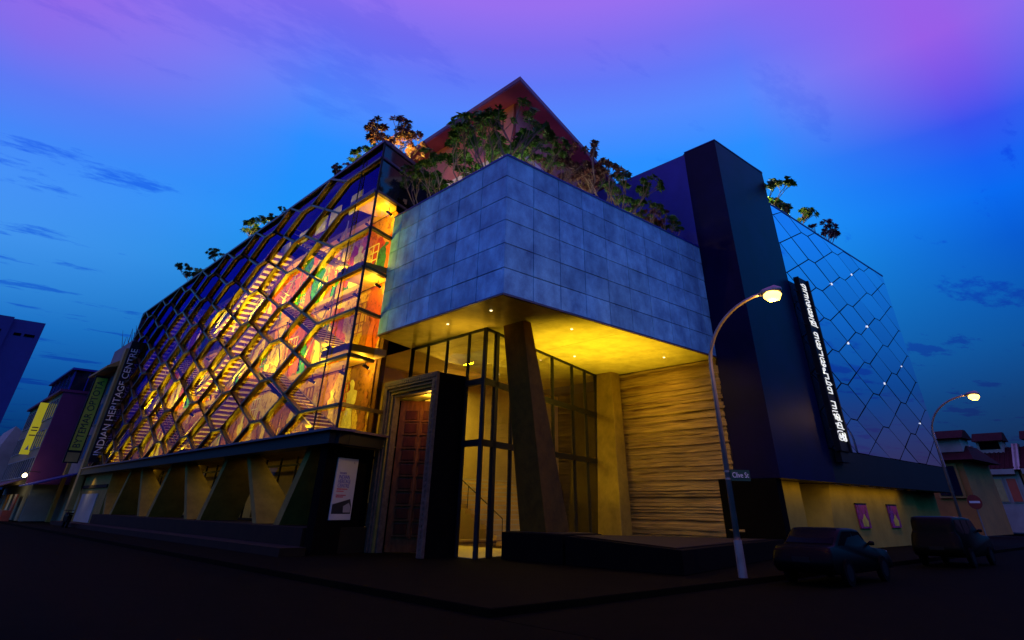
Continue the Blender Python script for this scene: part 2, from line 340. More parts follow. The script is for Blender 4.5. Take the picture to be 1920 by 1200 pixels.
def text_obj(body, name, mt, size, mw, parent, extrude=0.01, align='CENTER', spacing=1.0, width=1.0):
    cu = bpy.data.curves.new(name, 'FONT'); cu.body = body; cu.size = size; cu.extrude = extrude; cu.align_x = align; cu.align_y = 'CENTER'; cu.space_character = spacing
    cu.resolution_u = 3
    o = bpy.data.objects.new(name, cu); COL.objects.link(o)
    bpy.context.view_layer.update()
    me = bpy.data.meshes.new_from_object(o.evaluated_get(bpy.context.evaluated_depsgraph_get()))
    bpy.data.objects.remove(o); bpy.data.curves.remove(cu)
    me.transform(mw @ Matrix.Scale(width, 4, (1, 0, 0))); me.materials.clear(); me.materials.append(mt)
    o = bpy.data.objects.new(name, me); COL.objects.link(o)
    if parent: attach(o, parent); o['kind'] = 'stuff'
    return o
def letters(body, mt, size, mw, parent, extrude, fit):
    o = text_obj(body, 'lettering', mt, size, Matrix.Identity(4), None, extrude)
    me = o.data; bm = bmesh.new(); bm.from_mesh(me); bpy.data.objects.remove(o)
    xs = [v.co.x for v in bm.verts]; lo, hi = min(xs), max(xs); k = fit / (hi - lo); mid_ = (lo + hi) / 2
    seen = set(); isl = []
    for v in bm.verts:
        if v in seen: continue
        st = [v]; grp = []
        seen.add(v)
        while st:
            a = st.pop(); grp.append(a)
            for e in a.link_edges:
                b = e.other_vert(a)
                if b not in seen: seen.add(b); st.append(b)
        isl.append([min(p.co.x for p in grp), max(p.co.x for p in grp), grp])
    isl.sort(key=lambda t: t[0]); groups = []
    for a, b, g in isl:
        if groups and a < groups[-1][1] - 0.25 * (b - a): groups[-1][1] = max(b, groups[-1][1]); groups[-1][2] += g
        else: groups.append([a, b, list(g)])
    for a, b, g in groups:
        idx = {v: i for i, v in enumerate(g)}
        fs = [[idx[v] for v in f.verts] for f in bm.faces if f.verts[0] in idx]
        mb = MB().add([mw @ Vector(((v.co.x - mid_) * k, v.co.y, v.co.z)) for v in g], fs)
        mb.build('letter', mt, parent)
    bm.free()
def frame_mat(origin, xdir, ydir):
    x = Vector(xdir).normalized(); y = Vector(ydir).normalized(); z = x.cross(y)
    mm = Matrix.Identity(4)
    for i in range(3): mm[i][0] = x[i]; mm[i][1] = y[i]; mm[i][2] = z[i]; mm[i][3] = origin[i]
    return mm

# ------------------------------------------------------------------ levels and lines of the building
ZS, ZT = 8.60, 14.80             # stone box underside and top
BW, BL = 15.28, 9.22             # stone box along x and along y
XG, YG, YE = -1.57, 8.66, 57.0   # glass facade plane, its corner, its far end
ZG0, ZR = 4.36, 18.70            # bottom and top of the glass facade
RD = Vector((0.937, 0.350, 0)).normalized()    # oblique return wall
OD = Vector((0.956, 0.295, 0)).normalized()    # oblique lobby wall
def ret(s, z, off=0.0):
    nrm = Vector((RD.y, -RD.x, 0)); return Vector((XG, YG, 0)) + RD * s + nrm * off + Vector((0, 0, z))
LC = Vector((2.70, 4.22, 0))
def obl(s, z, off=0.0):
    nrm = Vector((OD.y, -OD.x, 0)); return LC + OD * s + nrm * off + Vector((0, 0, z))

# ------------------------------------------------------------------ ground
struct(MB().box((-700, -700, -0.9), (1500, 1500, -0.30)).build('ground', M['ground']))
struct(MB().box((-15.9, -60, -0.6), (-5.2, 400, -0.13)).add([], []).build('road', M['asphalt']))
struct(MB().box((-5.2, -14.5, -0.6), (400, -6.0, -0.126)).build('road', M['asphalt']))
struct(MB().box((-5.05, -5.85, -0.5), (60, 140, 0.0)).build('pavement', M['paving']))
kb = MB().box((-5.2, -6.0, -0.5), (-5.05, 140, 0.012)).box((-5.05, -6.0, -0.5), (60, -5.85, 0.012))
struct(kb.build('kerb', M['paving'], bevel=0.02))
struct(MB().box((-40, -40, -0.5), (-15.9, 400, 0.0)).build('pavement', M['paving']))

# ------------------------------------------------------------------ the heritage centre
HC = thing('heritage_centre', 'corner heritage centre with jutting grey stone box, lit honeycomb glass facade and mirrored facade', 'building', (8, 12, 0))

# -- stone box: core plus tiles
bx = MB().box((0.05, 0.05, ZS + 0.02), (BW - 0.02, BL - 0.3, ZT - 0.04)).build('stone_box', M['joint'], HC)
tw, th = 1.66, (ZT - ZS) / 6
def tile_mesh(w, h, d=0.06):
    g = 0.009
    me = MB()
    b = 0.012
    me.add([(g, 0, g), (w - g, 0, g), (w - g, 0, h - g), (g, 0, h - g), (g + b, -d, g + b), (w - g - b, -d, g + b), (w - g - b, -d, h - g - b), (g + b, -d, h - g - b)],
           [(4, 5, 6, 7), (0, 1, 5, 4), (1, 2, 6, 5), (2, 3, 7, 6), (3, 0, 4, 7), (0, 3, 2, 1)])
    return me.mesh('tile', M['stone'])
cache = {}
def put_tile(x0, w, row, face):
    key = (round(w, 3),)
    if key not in cache: cache[key] = tile_mesh(w, th)
    o = bpy.data.objects.new('tile', cache[key]); COL.objects.link(o)
    o.parent = bx; o.matrix_parent_inverse = Matrix.Identity(4)
    z = ZS + row * th; d = random.uniform(-0.006, 0.006)
    tl = math.radians(random.uniform(-0.25, 0.25))
    if face == 'front': mw = Matrix.Translation((x0, 0.06 + d, z)) @ Matrix.Rotation(tl, 4, 'X')
    else: mw = Matrix.Translation((0.06 + d, x0 + w, z)) @ Matrix.Rotation(-math.pi / 2, 4, 'Z') @ Matrix.Rotation(tl, 4, 'X')
    o.matrix_basis = WINV @ mw
WINV = Matrix.Translation((0, 0, 0))
for row in range(6):
    x = 0.0
    first = 1.62
    off = 0.0 if row >= 3 else 0.0
    while x < BW - 0.05:
        w = min(1.62, BW - x)
        if BW - x - w < 0.3: w = BW - x
        put_tile(x, w, row, 'front'); x += w
    y = 0.0
    while y < BL - 0.05:
        w = min(1.68, BL - y)
        if BL - y - w < 0.3: w = BL - y
        put_tile(y, w, row, 'side'); y += w
MB().box((-0.03, -0.03, ZT - 0.035), (BW, 0.32, ZT + 0.05)).box((-0.03, 0.32, ZT - 0.035), (0.32, BL, ZT + 0.05)).build('coping', M['navy'], bx)
MB().box((-0.02, -0.02, ZS - 0.06), (BW, 0.10, ZS + 0.005)).box((-0.02, 0.10, ZS - 0.06), (0.10, BL, ZS + 0.005)).build('drip_edge', M['purplemetal'], bx)
# soffit of the box: plaster bays with shadow joints
sf = MB()
e0 = ret(1.70, ZS - 0.004); 
def ysoff(x): # y of the soffit's back edge
    return YG + (x - XG) * RD.y / RD.x
xs = [0.10, 3.95, 7.75, 11.55, BW + 0.7]
for i in range(4):
    a, b = xs[i] + 0.012, xs[i + 1] - 0.012
    sf.hexa([(a, 0.1, ZS - 0.05), (b, 0.1, ZS - 0.05), (b, ysoff(b), ZS - 0.05), (a, ysoff(a), ZS - 0.05), (a, 0.1, ZS + 0.01), (b, 0.1, ZS + 0.01), (b, ysoff(b), ZS + 0.01), (a, ysoff(a), ZS + 0.01)])
sof = sf.build('soffit', M['soffit'], HC)
for (x, y) in [(1.1, 2.0), (1.1, 5.0), (5.6, 1.6), (9.8, 5.3), (13.3, 2.0)]:
    MB().disc((x, y, ZS - 0.075), (0, 0, 1), 0.055, 0.02, 14).build('downlight', M['downlight'], sof)

# -- terrace deck on the box and planter edge
MB().box((0.33, 0.33, ZT - 0.4), (BW - 0.05, 9.0, ZT - 0.25)).build('terrace_deck', M['joint'], HC)

# -- pavilion on the terrace: glazing, salmon wall, overhanging roof
AC = Vector((4.64, 4.45, 0))
def pav(s, t, z): return AC + OD * s + Vector((0, 1, 0)) * t + Vector((0, 0, z))
rf = MB()
pl = [pav(0, 0, 24.0), pav(15.5, 0, 24.0), pav(15.5, 34, 24.0), pav(0, 40, 24.0)]
rf.ext(pl, (0, 0, 0.34))
roofp = rf.build('pavilion_roof', M['canopy'], HC)
MB().ext([pav(-0.04, -0.04, 24.08), pav(15.6, -0.04, 24.08), pav(15.6, 34.1, 24.08), pav(-0.04, 40.1, 24.08)], (0, 0, 0.30)).build('fascia', M['purplemetal'], roofp)
def pv_wall(mb, z0, z1, ins, th_=0.25):
    a, b = pav(ins, ins, z0), pav(14.6, ins, z0)
    mb.hexa([a, b, b + Vector((0, th_, 0)), a + Vector((th_, th_, 0)), a + Vector((0, 0, z1 - z0)), b + Vector((0, 0, z1 - z0)), b + Vector((0, th_, z1 - z0)), a + Vector((th_, th_, z1 - z0))])
    c = pav(ins, 36, z0)
    mb.hexa([a + Vector((0, th_, 0)), a + Vector((th_, th_, 0)), c + Vector((th_, 0, 0)), c, a + Vector((0, th_, z1 - z0)), a + Vector((th_, th_, z1 - z0)), c + Vector((th_, 0, z1 - z0)), c + Vector((0, 0, z1 - z0))])
q = MB(); pv_wall(q, 20.6, 23.99, 1.35); q.build('salmon_wall', M['salmon'], HC)
q = MB(); pv_wall(q, 20.25, 20.59, 1.22); q.build('ledge_strip', M['palestrip'], HC)
q = MB(); pv_wall(q, 14.4, 20.24, 1.7, 0.2); pg = q.build('pavilion_glazing', M['nearblack'], HC)
for i in range(9):
    p = pav(1.7 + i * 1.55, 1.7, 14.5)
    MB().box((p.x - 0.05, p.y - 0.10, 14.5), (p.x + 0.05, p.y - 0.01, 20.2)).build('mullion', M['purplemetal'], pg)

# -- black tower beside the box
YT = -2.23
tower = MB().hexa([(BW, YT, 2.95), (21.4, YT, 2.95), (21.4, 9, 2.95), (BW, 0.0, 2.95), (BW, YT, 21.35), (21.4, YT, 21.5), (21.4, 9, 21.5), (BW, 0.0, 21.35)]).build('stair_tower', M['black'], HC)
MB().hexa([(BW + 0.04, 0.002, ZS), (19, 0.002, ZS), (19, 16, ZS), (BW + 0.04, 16, ZS), (BW + 0.04, 0.002, 21.28), (19, 0.002, 21.28), (19, 16, 21.28), (BW + 0.04, 16, 21.28)]).build('tower_side_wall', M['navy'], HC)
MB().box((BW - 0.03, YT - 0.03, 21.36), (21.43, 0.0, 21.42)).build('tower_coping', M['navy'], tower)

# -- mirrored facade on the side street
X0, X1, ZM0, ZM1 = 21.42, 41.7, 4.50, 19.05
mf = MB().box((X0, YT + 0.10, ZM0), (X1, 9, ZM1 - 0.05)).build('mirror_facade', M['blackmatt'], HC)
MB().box((X0, YT - 0.02, ZM1 - 0.05), (X1 + 0.02, 0.4, ZM1 + 0.06)).build('parapet_cap', M['navy'], mf)
MB().box((X0, YT + 0.02, 2.95), (X1 + 0.05, 9, ZM0)).build('black_band', M['blackmatt'], HC)
def clip_poly(poly, x0, x1, z0, z1):
    def cl(p, ax, lim, keep_ge):
        out = []
        for i in range(len(p)):
            a, b = p[i], p[(i + 1) % len(p)]
            ia = a[ax] >= lim if keep_ge else a[ax] <= lim; ib = b[ax] >= lim if keep_ge else b[ax] <= lim
            if ia: out.append(a)
            if ia != ib:
                t = (lim - a[ax]) / (b[ax] - a[ax]); out.append((a[0] + t * (b[0] - a[0]), a[1] + t * (b[1] - a[1])))
        return out
    for ax, lim, k in ((0, x0, True), (0, x1, False), (1, z0, True), (1, z1, False)):
        poly = cl(poly, ax, lim, k)
        if len(poly) < 3: return []
    # drop near-duplicates
    o = []
    for p in poly:
        if not o or math.hypot(p[0] - o[-1][0], p[1] - o[-1][1]) > 1e-4: o.append(p)
    if len(o) > 2 and math.hypot(o[0][0] - o[-1][0], o[0][1] - o[-1][1]) < 1e-4: o.pop()
    return o if len(o) > 2 else []
def area(p): return 0.5 * abs(sum(p[i][0] * p[(i + 1) % len(p)][1] - p[(i + 1) % len(p)][0] * p[i][1] for i in range(len(p))))
def inset(poly, d):
    n = len(poly); cx = sum(p[0] for p in poly) / n; cy = sum(p[1] for p in poly) / n
    sgn = sum(poly[i][0] * poly[(i + 1) % n][1] - poly[(i + 1) % n][0] * poly[i][1] for i in range(n))
    out = []
    for i in range(n):
        a, b, c = poly[i - 1], poly[i], poly[(i + 1) % n]
        def nrm(p, q):
            dx, dy = q[0] - p[0], q[1] - p[1]; l = math.hypot(dx, dy) or 1
            return ((-dy / l, dx / l) if sgn > 0 else (dy / l, -dx / l))
        n1_, n2_ = nrm(a, b), nrm(b, c); k = 1 + n1_[0] * n2_[0] + n1_[1] * n2_[1]
        k = max(k, 0.3)
        out.append((b[0] + (n1_[0] + n2_[0]) * d / k, b[1] + (n1_[1] + n2_[1]) * d / k))
    return out
def honeycomb(u0, u1, v0, v1, uc, per, hl, vh, vs):
    """polygons of the facade's hexagon-and-lozenge tiling; uc,vh: centre of one horizontal bar"""
    H = vs / 2; polys = []
    k0 = int((u0 - uc) / per) - 2; k1 = int((u1 - uc) / per) + 2
    j0 = int((v0 - vh) / vs) - 2; j1 = int((v1 - vh) / vs) + 2
    for k in range(k0, k1 + 1):
        c = uc + k * per
        for j in range(j0, j1 + 1):
            v = vh + j * vs
            polys.append(('hex', [(c - hl, v), (c + hl, v), (c + per / 2, v + H), (c + hl, v + vs), (c - hl, v + vs), (c - per / 2, v + H)]))
            polys.append(('loz', [(c + hl, v), (c + per / 2, v - H), (c + per - hl, v), (c + per / 2, v + H)]))
    out = []
    for kind, p in polys:
        p = clip_poly(p, u0, u1, v0, v1)
        if p and area(p) > 0.03: out.append((kind, p))
    return out
rng = random.Random(3)
for kind, p in honeycomb(X0 + 0.02, X1 - 0.02, ZM0 + 0.02, ZM1 - 0.08, 26.2, 5.13, 0.48, 8.33, 1.985):
    q = inset(p, 0.034)
    cx = sum(a[0] for a in q) / len(q); cz_ = sum(a[1] for a in q) / len(q)
    tx, tz = rng.uniform(-0.010, 0.010), rng.uniform(-0.010, 0.010)
    fr_ = [(a[0], YT + (a[0] - cx) * tx + (a[1] - cz_) * tz, a[1]) for a in q]
    MB().ext(fr_, (0, 0.06, 0)).build('mirror_panel', M['mirror'], mf)
for (x, z) in [(28.76, 15.25), (33.6, 17.15), (33.6, 13.2), (28.76, 11.2), (38.7, 11.15), (33.6, 9.28), (38.75, 7.2)]:  # small glowing discs at crossing nodes of the mirrored lattice
    MB().disc((x, YT - 0.05, z), (0, 1, 0), 0.075 if x in (28.76, 33.6) else 0.045, 0.06, 10).build('led_stud', M['led'], mf)

# -- street level under the band
wl = MB().box((BW + 0.55, -1.2, 0), (19.3, 1, 2.94)).build('street_wall', M['streetwall'], HC)
MB().box((BW + 0.02, YT + 0.25, 0), (BW + 0.54, 1.0, 2.94)).build('dark_pier', M['nearblack'], HC)
MB().hexa([(22.0, -1.2, 0), (36.0, -1.2, 0), (36.0, 1, 0), (20.0, 1, 0), (22.9, -1.2, 2.94), (36.0, -1.2, 2.94), (36.0, 1, 2.94), (21.0, 1, 2.94)]).build('street_wall', M['streetwall'], HC)
MB().box((36.0, -0.9, 0), (41.6, 1, 2.94)).build('street_wall', M['streetwall'], HC)
MB().box((19.3, 0.6, 0), (21.9, 1.4, 2.94)).build('recess_wall', M['darkconc'], HC)
for i in range(6):
    MB().box((22.4 + i * 2.3, -1.75, 2.90), (23.5 + i * 2.3, -1.55, 2.948)).build('soffit_light', M['downlight'] if i < 0 else M['steel'], HC)

# -- rammed-earth wall: uneven strata
import mathutils
vs = []; fs = []; rr = random.Random(11); ny = 80
rows = []; z = 0.0
while z < ZS - 0.08:
    h = rr.choice((0.05, 0.08, 0.08, 0.11, 0.15, 0.2)); z1 = min(z + h, ZS - 0.06); p = rr.uniform(-0.06, 0.06)
    rows.append((z + 0.004, p)); rows.append((z1 - 0.012, p + rr.uniform(-0.015, 0.02))); z = z1
for i, (z, p) in enumerate(rows):
    for j in range(ny + 1):
        y = -0.02 + j * 7.05 / ny
        wob = 0.035 * mathutils.noise.noise(Vector((y * 0.55, 1.7, z * 0.7))) + 0.012 * mathutils.noise.noise(Vector((y * 2.1, 4.0, z * 3.0)))
        amp = 1.0 + 1.1 * mathutils.noise.noise(Vector((y * 0.8, 9.0 + (i // 2) * 1.37, 0)))
        d = p * amp + 0.02 * mathutils.noise.noise(Vector((y * 1.8, 3.3 + (i // 2), z)))
        vs.append((BW + 0.07 - d, y, z + wob))
for i in range(len(rows) - 1):
    for j in range(ny):
        q_ = i * (ny + 1) + j; fs.append((q_, q_ + 1, q_ + ny + 2, q_ + ny + 1))
sw = MB().add(vs, fs).build('strata_wall', M['strata'], HC)
MB().box((BW + 0.22, 0.0, 0), (BW + 0.6, 7.03, ZS - 0.02)).build('wall_core', M['nearblack'], HC)

# -- two raked columns under the box
MB().hexa([(4.05, 1.75, 0.7), (5.35, 1.75, 0.7), (5.35, 3.2, 0.7), (4.05, 3.2, 0.7), (3.05, 2.15, ZS - 0.04), (3.55, 2.15, ZS - 0.04), (3.55, 3.45, ZS - 0.04), (3.05, 3.45, ZS - 0.04)]).build('raked_column', M['darkconc'], HC, bevel=0.03)
MB().hexa([(13.7, 6.0, 0.4), (14.6, 6.0, 0.4), (14.6, 7.6, 0.4), (13.7, 7.6, 0.4), (14.35, 6.55, ZS - 0.04), (15.1, 6.55, ZS - 0.04), (15.1, 7.7, ZS - 0.04), (14.35, 7.7, ZS - 0.04)]).build('raked_column', M['concrete'], HC, bevel=0.03)

# -- lobby: glass walls, transoms, posts, interior
def wall_panel(a, b, z0, z1, th_=0.02, off=Vector((0, 0, 0))):
    a = Vector(a) + off; b = Vector(b) + off; t = (b - a).normalized(); n_ = Vector((t.y, -t.x, 0)) * th_
    return [a + Vector((0, 0, z0)), b + Vector((0, 0, z0)), b + n_ + Vector((0, 0, z0)), a + n_ + Vector((0, 0, z0)), a + Vector((0, 0, z1)), b + Vector((0, 0, z1)), b + n_ + Vector((0, 0, z1)), a + n_ + Vector((0, 0, z1))]
lob = MB()
LA = Vector((2.70, 10.2, 0)); LB = LC; LE = obl(12.3, 0)
for (a, b) in ((LA, LB), (LB, LE)):
    for z in (3.9, 6.28):
        t = (b - a).normalized(); n_ = Vector((t.y, -t.x, 0))
        lob.bar(a + Vector((0, 0, z)) , b + Vector((0, 0, z)), 0.24, 0.16, n_)
    lob.bar(a + Vector((0, 0, ZS - 0.10)), b + Vector((0, 0, ZS - 0.10)), 0.09, 0.12, Vector((0, 0, 1)))
lf = lob.build('lobby_frame', M['blackmatt'], HC)
posts = [(0.0, 0.14), (0.95, 0.26), (2.35, 0.10), (4.3, 0.10), (6.5, 0.12), (8.9, 0.12), (10.6, 0.12), (12.2, 0.20)]
for s_, w in posts:
    MB().bar(obl(s_, 0), obl(s_, ZS - 0.06), w, 0.16, Vector((OD.y, -OD.x, 0))).build('post', M['blackmatt'], lf)
for y in (5.4, 7.1, 8.7, 10.1):
    MB().bar((2.70, y, 0), (2.70, y, ZS - 0.06), 0.07 if y < 9.5 else 0.14, 0.14, (1, 0, 0)).build('post', M['blackmatt'], lf)
levels = [(0.02, 3.8), (4.0, 6.18), (6.38, ZS - 0.16)]
for (s0, w0), (s1, w1) in zip(posts[:-1], posts[1:]):
    for z0, z1 in levels:
        MB().hexa(wall_panel(obl(s0 + w0 / 2, 0), obl(s1 - w1 / 2, 0), z0, z1)).build('pane', M['lobbyglass'], lf)
ys = [4.3, 5.4, 7.1, 8.7, 10.1]
for a, b in zip(ys[:-1], ys[1:]):
    for z0, z1 in levels:
        MB().box((2.69, a + 0.05, z0), (2.71, b - 0.05, z1)).build('pane', M['lobbyglass'], lf)
# interior of the lobby
MB().box((2.9, 15.5, 0), (19, 15.8, ZS)).build('lobby_back_wall', M['wallwarm'], HC)
MB().ext([(2.75, 10.3, ZS - 0.03), (2.75, 15.5, ZS - 0.03), (15.2, 15.5, ZS - 0.03), (15.2, 8.2, ZS - 0.03), (14.4, 7.9, ZS - 0.03)][::-1], (0, 0, 0.02)).build('lobby_ceiling', M['wallwarm'], HC)
MB().hexa([(2.75, 4.3, 0.0), (14.4, 7.9, 0.0), (19, 15.5, 0), (2.75, 15.5, 0), (2.75, 4.3, 0.015), (14.4, 7.9, 0.015), (19, 15.5, 0.015), (2.75, 15.5, 0.015)]).build('lobby_floor', M['cream'], HC)
# lobby stair: broad pale steps climbing to the back
ls = MB().box((8.4, 13.0, 0.02), (13.6, 15.4, 0.10)).build('lobby_stair', M['cream'], HC)
for i in range(14):
    y = 8.6 + i * 0.42
    MB().box((7.9, y, 0.12 + i * 0.21), (13.4, y + 0.44, 0.30 + i * 0.21)).build('step', M['wallwarm'], ls)
    MB().box((7.88, y - 0.02, 0.27 + i * 0.21), (13.42, y + 0.03, 0.32 + i * 0.21)).build('nosing', M['white'], ls)
MB().tube([(7.95, 8.7, 1.2), (7.95, 14.3, 4.0)], 0.025).tube([(7.95, 8.7, 0.25), (7.95, 8.7, 1.2)], 0.02).tube([(7.95, 11.5, 1.6), (7.95, 11.5, 2.6)], 0.02).tube([(7.95, 14.3, 3.0), (7.95, 14.3, 4.0)], 0.02).build('handrail', M['blackmatt'], ls)
MB().box((4.5, 11.9, 0.02), (7.2, 12.6, 1.05)).build('reception_desk', M['cream'], HC)
MB().box((3.2, 13.2, 2.3), (7.5, 13.4, 6.0)).build('lobby_screen', M['wallwarm'], HC)

# -- portal with a carved frame and the open panelled door
PX, PY0, PY1, PZ = 1.22, 5.45, 9.70, 6.60
pm = MB()
pm.box((PX, PY0, 0), (2.66, PY0 + 0.30, PZ - 0.35)).box((PX, PY1 - 0.30, 0), (2.66, PY1, PZ - 0.35)).box((PX, PY0, PZ - 0.35), (2.66, PY1, PZ))
portal = pm.build('portal', M['nearblack'], HC)
def ringframe(i0, i1, x0, x1, name, mt):
    r = MB()
    r.box((x0, PY0 + i0, 0), (x1, PY0 + i1, PZ - i0)).box((x0, PY1 - i1, 0), (x1, PY1 - i0, PZ - i0)).box((x0, PY0 + i1, PZ - i1), (x1, PY1 - i1, PZ - i0))
    return r.build(name, mt, portal, bevel=0.01)
ringframe(-0.02, 0.30, PX - 0.16, PX - 0.002, 'carved_frame', M['carved'])
ringframe(0.302, 0.42, PX - 0.08, PX + 0.2, 'moulding', M['carved'])
ringframe(0.422, 0.54, PX - 0.00, PX + 0.3, 'moulding', M['concrete'])
ringframe(0.542, 0.66, PX + 0.10, PX + 0.4, 'moulding', M['carved'])
for i in range(24):   # carved bosses along the lintel and jambs
    y = PY0 + 0.12 + i * (PY1 - PY0 - 0.24) / 23
    MB().disc((PX - 0.165, y, PZ - 0.14), (-1, 0, 0), 0.075, 0.035, 8).build('boss', M['carved'], portal)
for i in range(32):
    z = 0.3 + i * 0.19
    MB().disc((PX - 0.165, PY0 + 0.13, z), (-1, 0, 0), 0.065, 0.03, 6).build('boss', M['carved'], portal)
MB().box((PX + 0.42, PY0 + 0.32, PZ - 0.70), (2.64, PY1 - 0.32, PZ - 0.60)).build('portal_soffit', M['soffit'], portal)
# door leaf, hinged at the far jamb, swung inwards
dl = thing('door_leaf', 'tall red-brown panelled wooden door standing ajar inside the carved portal', 'door', (PX + 0.5, PY1 - 0.68, 0))
dd = Vector((0.72, -0.69, 0)).normalized(); dn = Vector((-dd.y, dd.x, 0)) * -1
if dn.x > 0: dn = -dn
dbase = Vector((PX + 0.46, PY1 - 0.70, 0)); DW, DH = 1.95, PZ - 0.78
def dpt(u, z, o): return dbase + dd * u + dn * o + Vector((0, 0, z))
def dslab(u0, u1, z0, z1, o0, o1):
    return [dpt(u0, z0, o0), dpt(u1, z0, o0), dpt(u1, z0, o1), dpt(u0, z0, o1), dpt(u0, z1, o0), dpt(u1, z1, o0), dpt(u1, z1, o1), dpt(u0, z1, o1)]
MB().hexa(dslab(0, DW, 0.03, DH, 0, 0.05)).build('door_board', M['wood'], dl)
nrow = 9
for i in range(nrow):
    z0 = 0.55 + i * (DH - 0.9) / nrow; z1 = z0 + (DH - 0.9) / nrow
    for u0, u1 in ((0.22, 0.92), (1.03, 1.73)):
        MB().hexa(dslab(u0 + 0.07, u1 - 0.07, z0 + 0.10, z1 - 0.06, 0.05, 0.085)).build('door_panel', M['woodpanel'], dl, bevel=0.02)
        MB().hexa(dslab(u0 + 0.02, u1 - 0.02, z0 + 0.02, z0 + 0.055, 0.05, 0.12)).build('door_rail', M['wood'], dl)
MB().hexa(dslab(0.93, 1.02, 0.5, DH - 0.3, 0.05, 0.11)).build('door_stile', M['wood'], dl)

# -- honeycomb glass facade
gf = MB().box((XG - 0.10, YG, ZR - 0.05), (XG + 0.5, YE, ZR + 0.10)).build('glass_facade', M['purplemetal'], HC)
UC, PER, HL, VH, VS = 17.72, 5.87, 0.70, 7.38, 2.06
edges = {}
polys = honeycomb(YG + 0.02, YE, ZG0, ZR - 0.06, UC, PER, HL, VH, VS)
def near_corner(p): return sum(a[0] for a in p) / len(p) < 12.4
rng = random.Random(5)
# the corner bay: horizontal bands instead of cells
NB = 12.55
cells = []
for kind, p in honeycomb(NB, YE, ZG0, ZR - 0.06, UC, PER, HL, VH, VS): cells.append((kind, p))
zl = [ZG0] + [VH + VS * j for j in range(-1, 6) if ZG0 < VH + VS * j < ZR] + [ZR - 0.06]
for z0, z1 in zip(zl[:-1], zl[1:]): cells.append(('band', [(YG + 0.04, z0), (10.9, z0), (10.9, z1), (YG + 0.04, z1)]))
for j in range(-2, 6):
    v = VH + VS * j; w0 = UC - PER
    p = [(10.9, v), (w0 + HL, v), (w0 + PER / 2, v + VS / 2), (w0 + HL, v + VS), (10.9, v + VS)]
    p = clip_poly(p, 10.9, NB + 3, ZG0, ZR - 0.06)
    if p: cells.append(('hex', p))
cells = [c for c in cells if not (c[0] != 'band' and min(a[0] for a in c[1]) < NB + 0.01 and c[0] == 'hex' and min(a[0] for a in c[1]) > 10.95)]
for kind, p in cells:
    q = inset(p, 0.03)
    cy = sum(a[0] for a in q) / len(q); cz_ = sum(a[1] for a in q) / len(q)
    ty, tz = (rng.uniform(-0.02, 0.02), rng.uniform(-0.03, 0.03)) if kind == 'hex' else (rng.uniform(-0.006, 0.006),) * 2
    MB().ext([(XG + 0.12 + (a[0] - cy) * ty + (a[1] - cz_) * tz, a[0], a[1]) for a in q], (0.015, 0, 0)).build('pane', M['glass'], gf)
    for i in range(len(p)):
        a, b = p[i], p[(i + 1) % len(p)]
        if math.hypot(a[0] - b[0], a[1] - b[1]) < 0.08: continue
        if (abs(a[1] - b[1]) < 1e-3 and (abs(a[1] - ZG0) < 1e-3 or abs(a[1] - (ZR - 0.06)) < 1e-3)): continue
        k = tuple(sorted([(round(a[0], 2), round(a[1], 2)), (round(b[0], 2), round(b[1], 2))]))
        edges[k] = kind
def bar_width(a, b):
    if abs(a[0] - b[0]) < 0.02: return 0.035
    return 0.115
for (a, b), kind in edges.items():
    w = bar_width(a, b)
    if w < 0.1 and (a[0] < 10 or a[0] > 56.9): continue
    d = 0.24 if w > 0.1 else 0.06
    x = XG + 0.02
    MB().bar((x, a[0], a[1]), (x, b[0], b[1]), w, d, (1, 0, 0)).build('frame_bar', M['frame'] if w > 0.1 else M['blackmatt'], gf)
MB().box((XG - 0.10, YE - 0.15, ZG0), (XG + 0.5, YE + 0.1, ZR)).build('end_post', M['purplemetal'], gf)
MB().bar((XG, YG, ZG0), (XG, YG, ZR), 0.09, 0.09, (1, 0, 0)).build('corner_post', M['blackmatt'], gf)
# return wall panes and bands
for z0, z1 in zip(zl[:-1], zl[1:]):
    L = 4.45 if z1 < 9 else (1.66 if z1 < ZT + 0.4 else 9.5)
    MB().hexa(wall_panel(ret(0.06, 0), ret(L, 0), z0 + 0.05, z1 - 0.05, 0.02)).build('pane', M['glass'] if z1 < 16.2 else M['darkglass'], gf)
    if z0 > ZG0 + 0.1:
        MB().bar(ret(0, z0), ret(L, z0), 0.14, 0.22, Vector((0, 0, 1)).cross(RD)).build('frame_bar', M['frame'] if z0 < 15 else M['purplemetal'], gf)
MB().bar(ret(0, ZR), ret(9.6, ZR), 0.22, 0.2, Vector((0, 0, 1)).cross(RD)).build('return_cap', M['purplemetal'], gf)
MB().hexa(wall_panel(ret(1.7, 0), ret(9.5, 0), ZT + 0.4, 16.0, 0.05)).build('return_wall', M['nearblack'], HC)
# roof of the glazed wing
MB().hexa([(XG + 0.1, YG + 0.2, ZR - 0.3), ret(9.4, ZR - 0.3, -0.05), (9, 57, ZR - 0.3), (XG + 0.1, 57, ZR - 0.3), (XG + 0.1, YG + 0.2, ZR - 0.1), ret(9.4, ZR - 0.1, -0.05), (9, 57, ZR - 0.1), (XG + 0.1, 57, ZR - 0.1)]).build('wing_roof', M['nearblack'], HC)
MB().box((2.75, 15.9, 0), (24, 57, ZR - 0.35)).build('core', M['nearblack'], HC)
MB().box((2.8, 57.0, 0), (24, 57.3, ZR)).box((XG + 0.5, 57.0, 4.4), (2.8, 57.3, ZR)).build('gable_wall', M['navy'], HC)

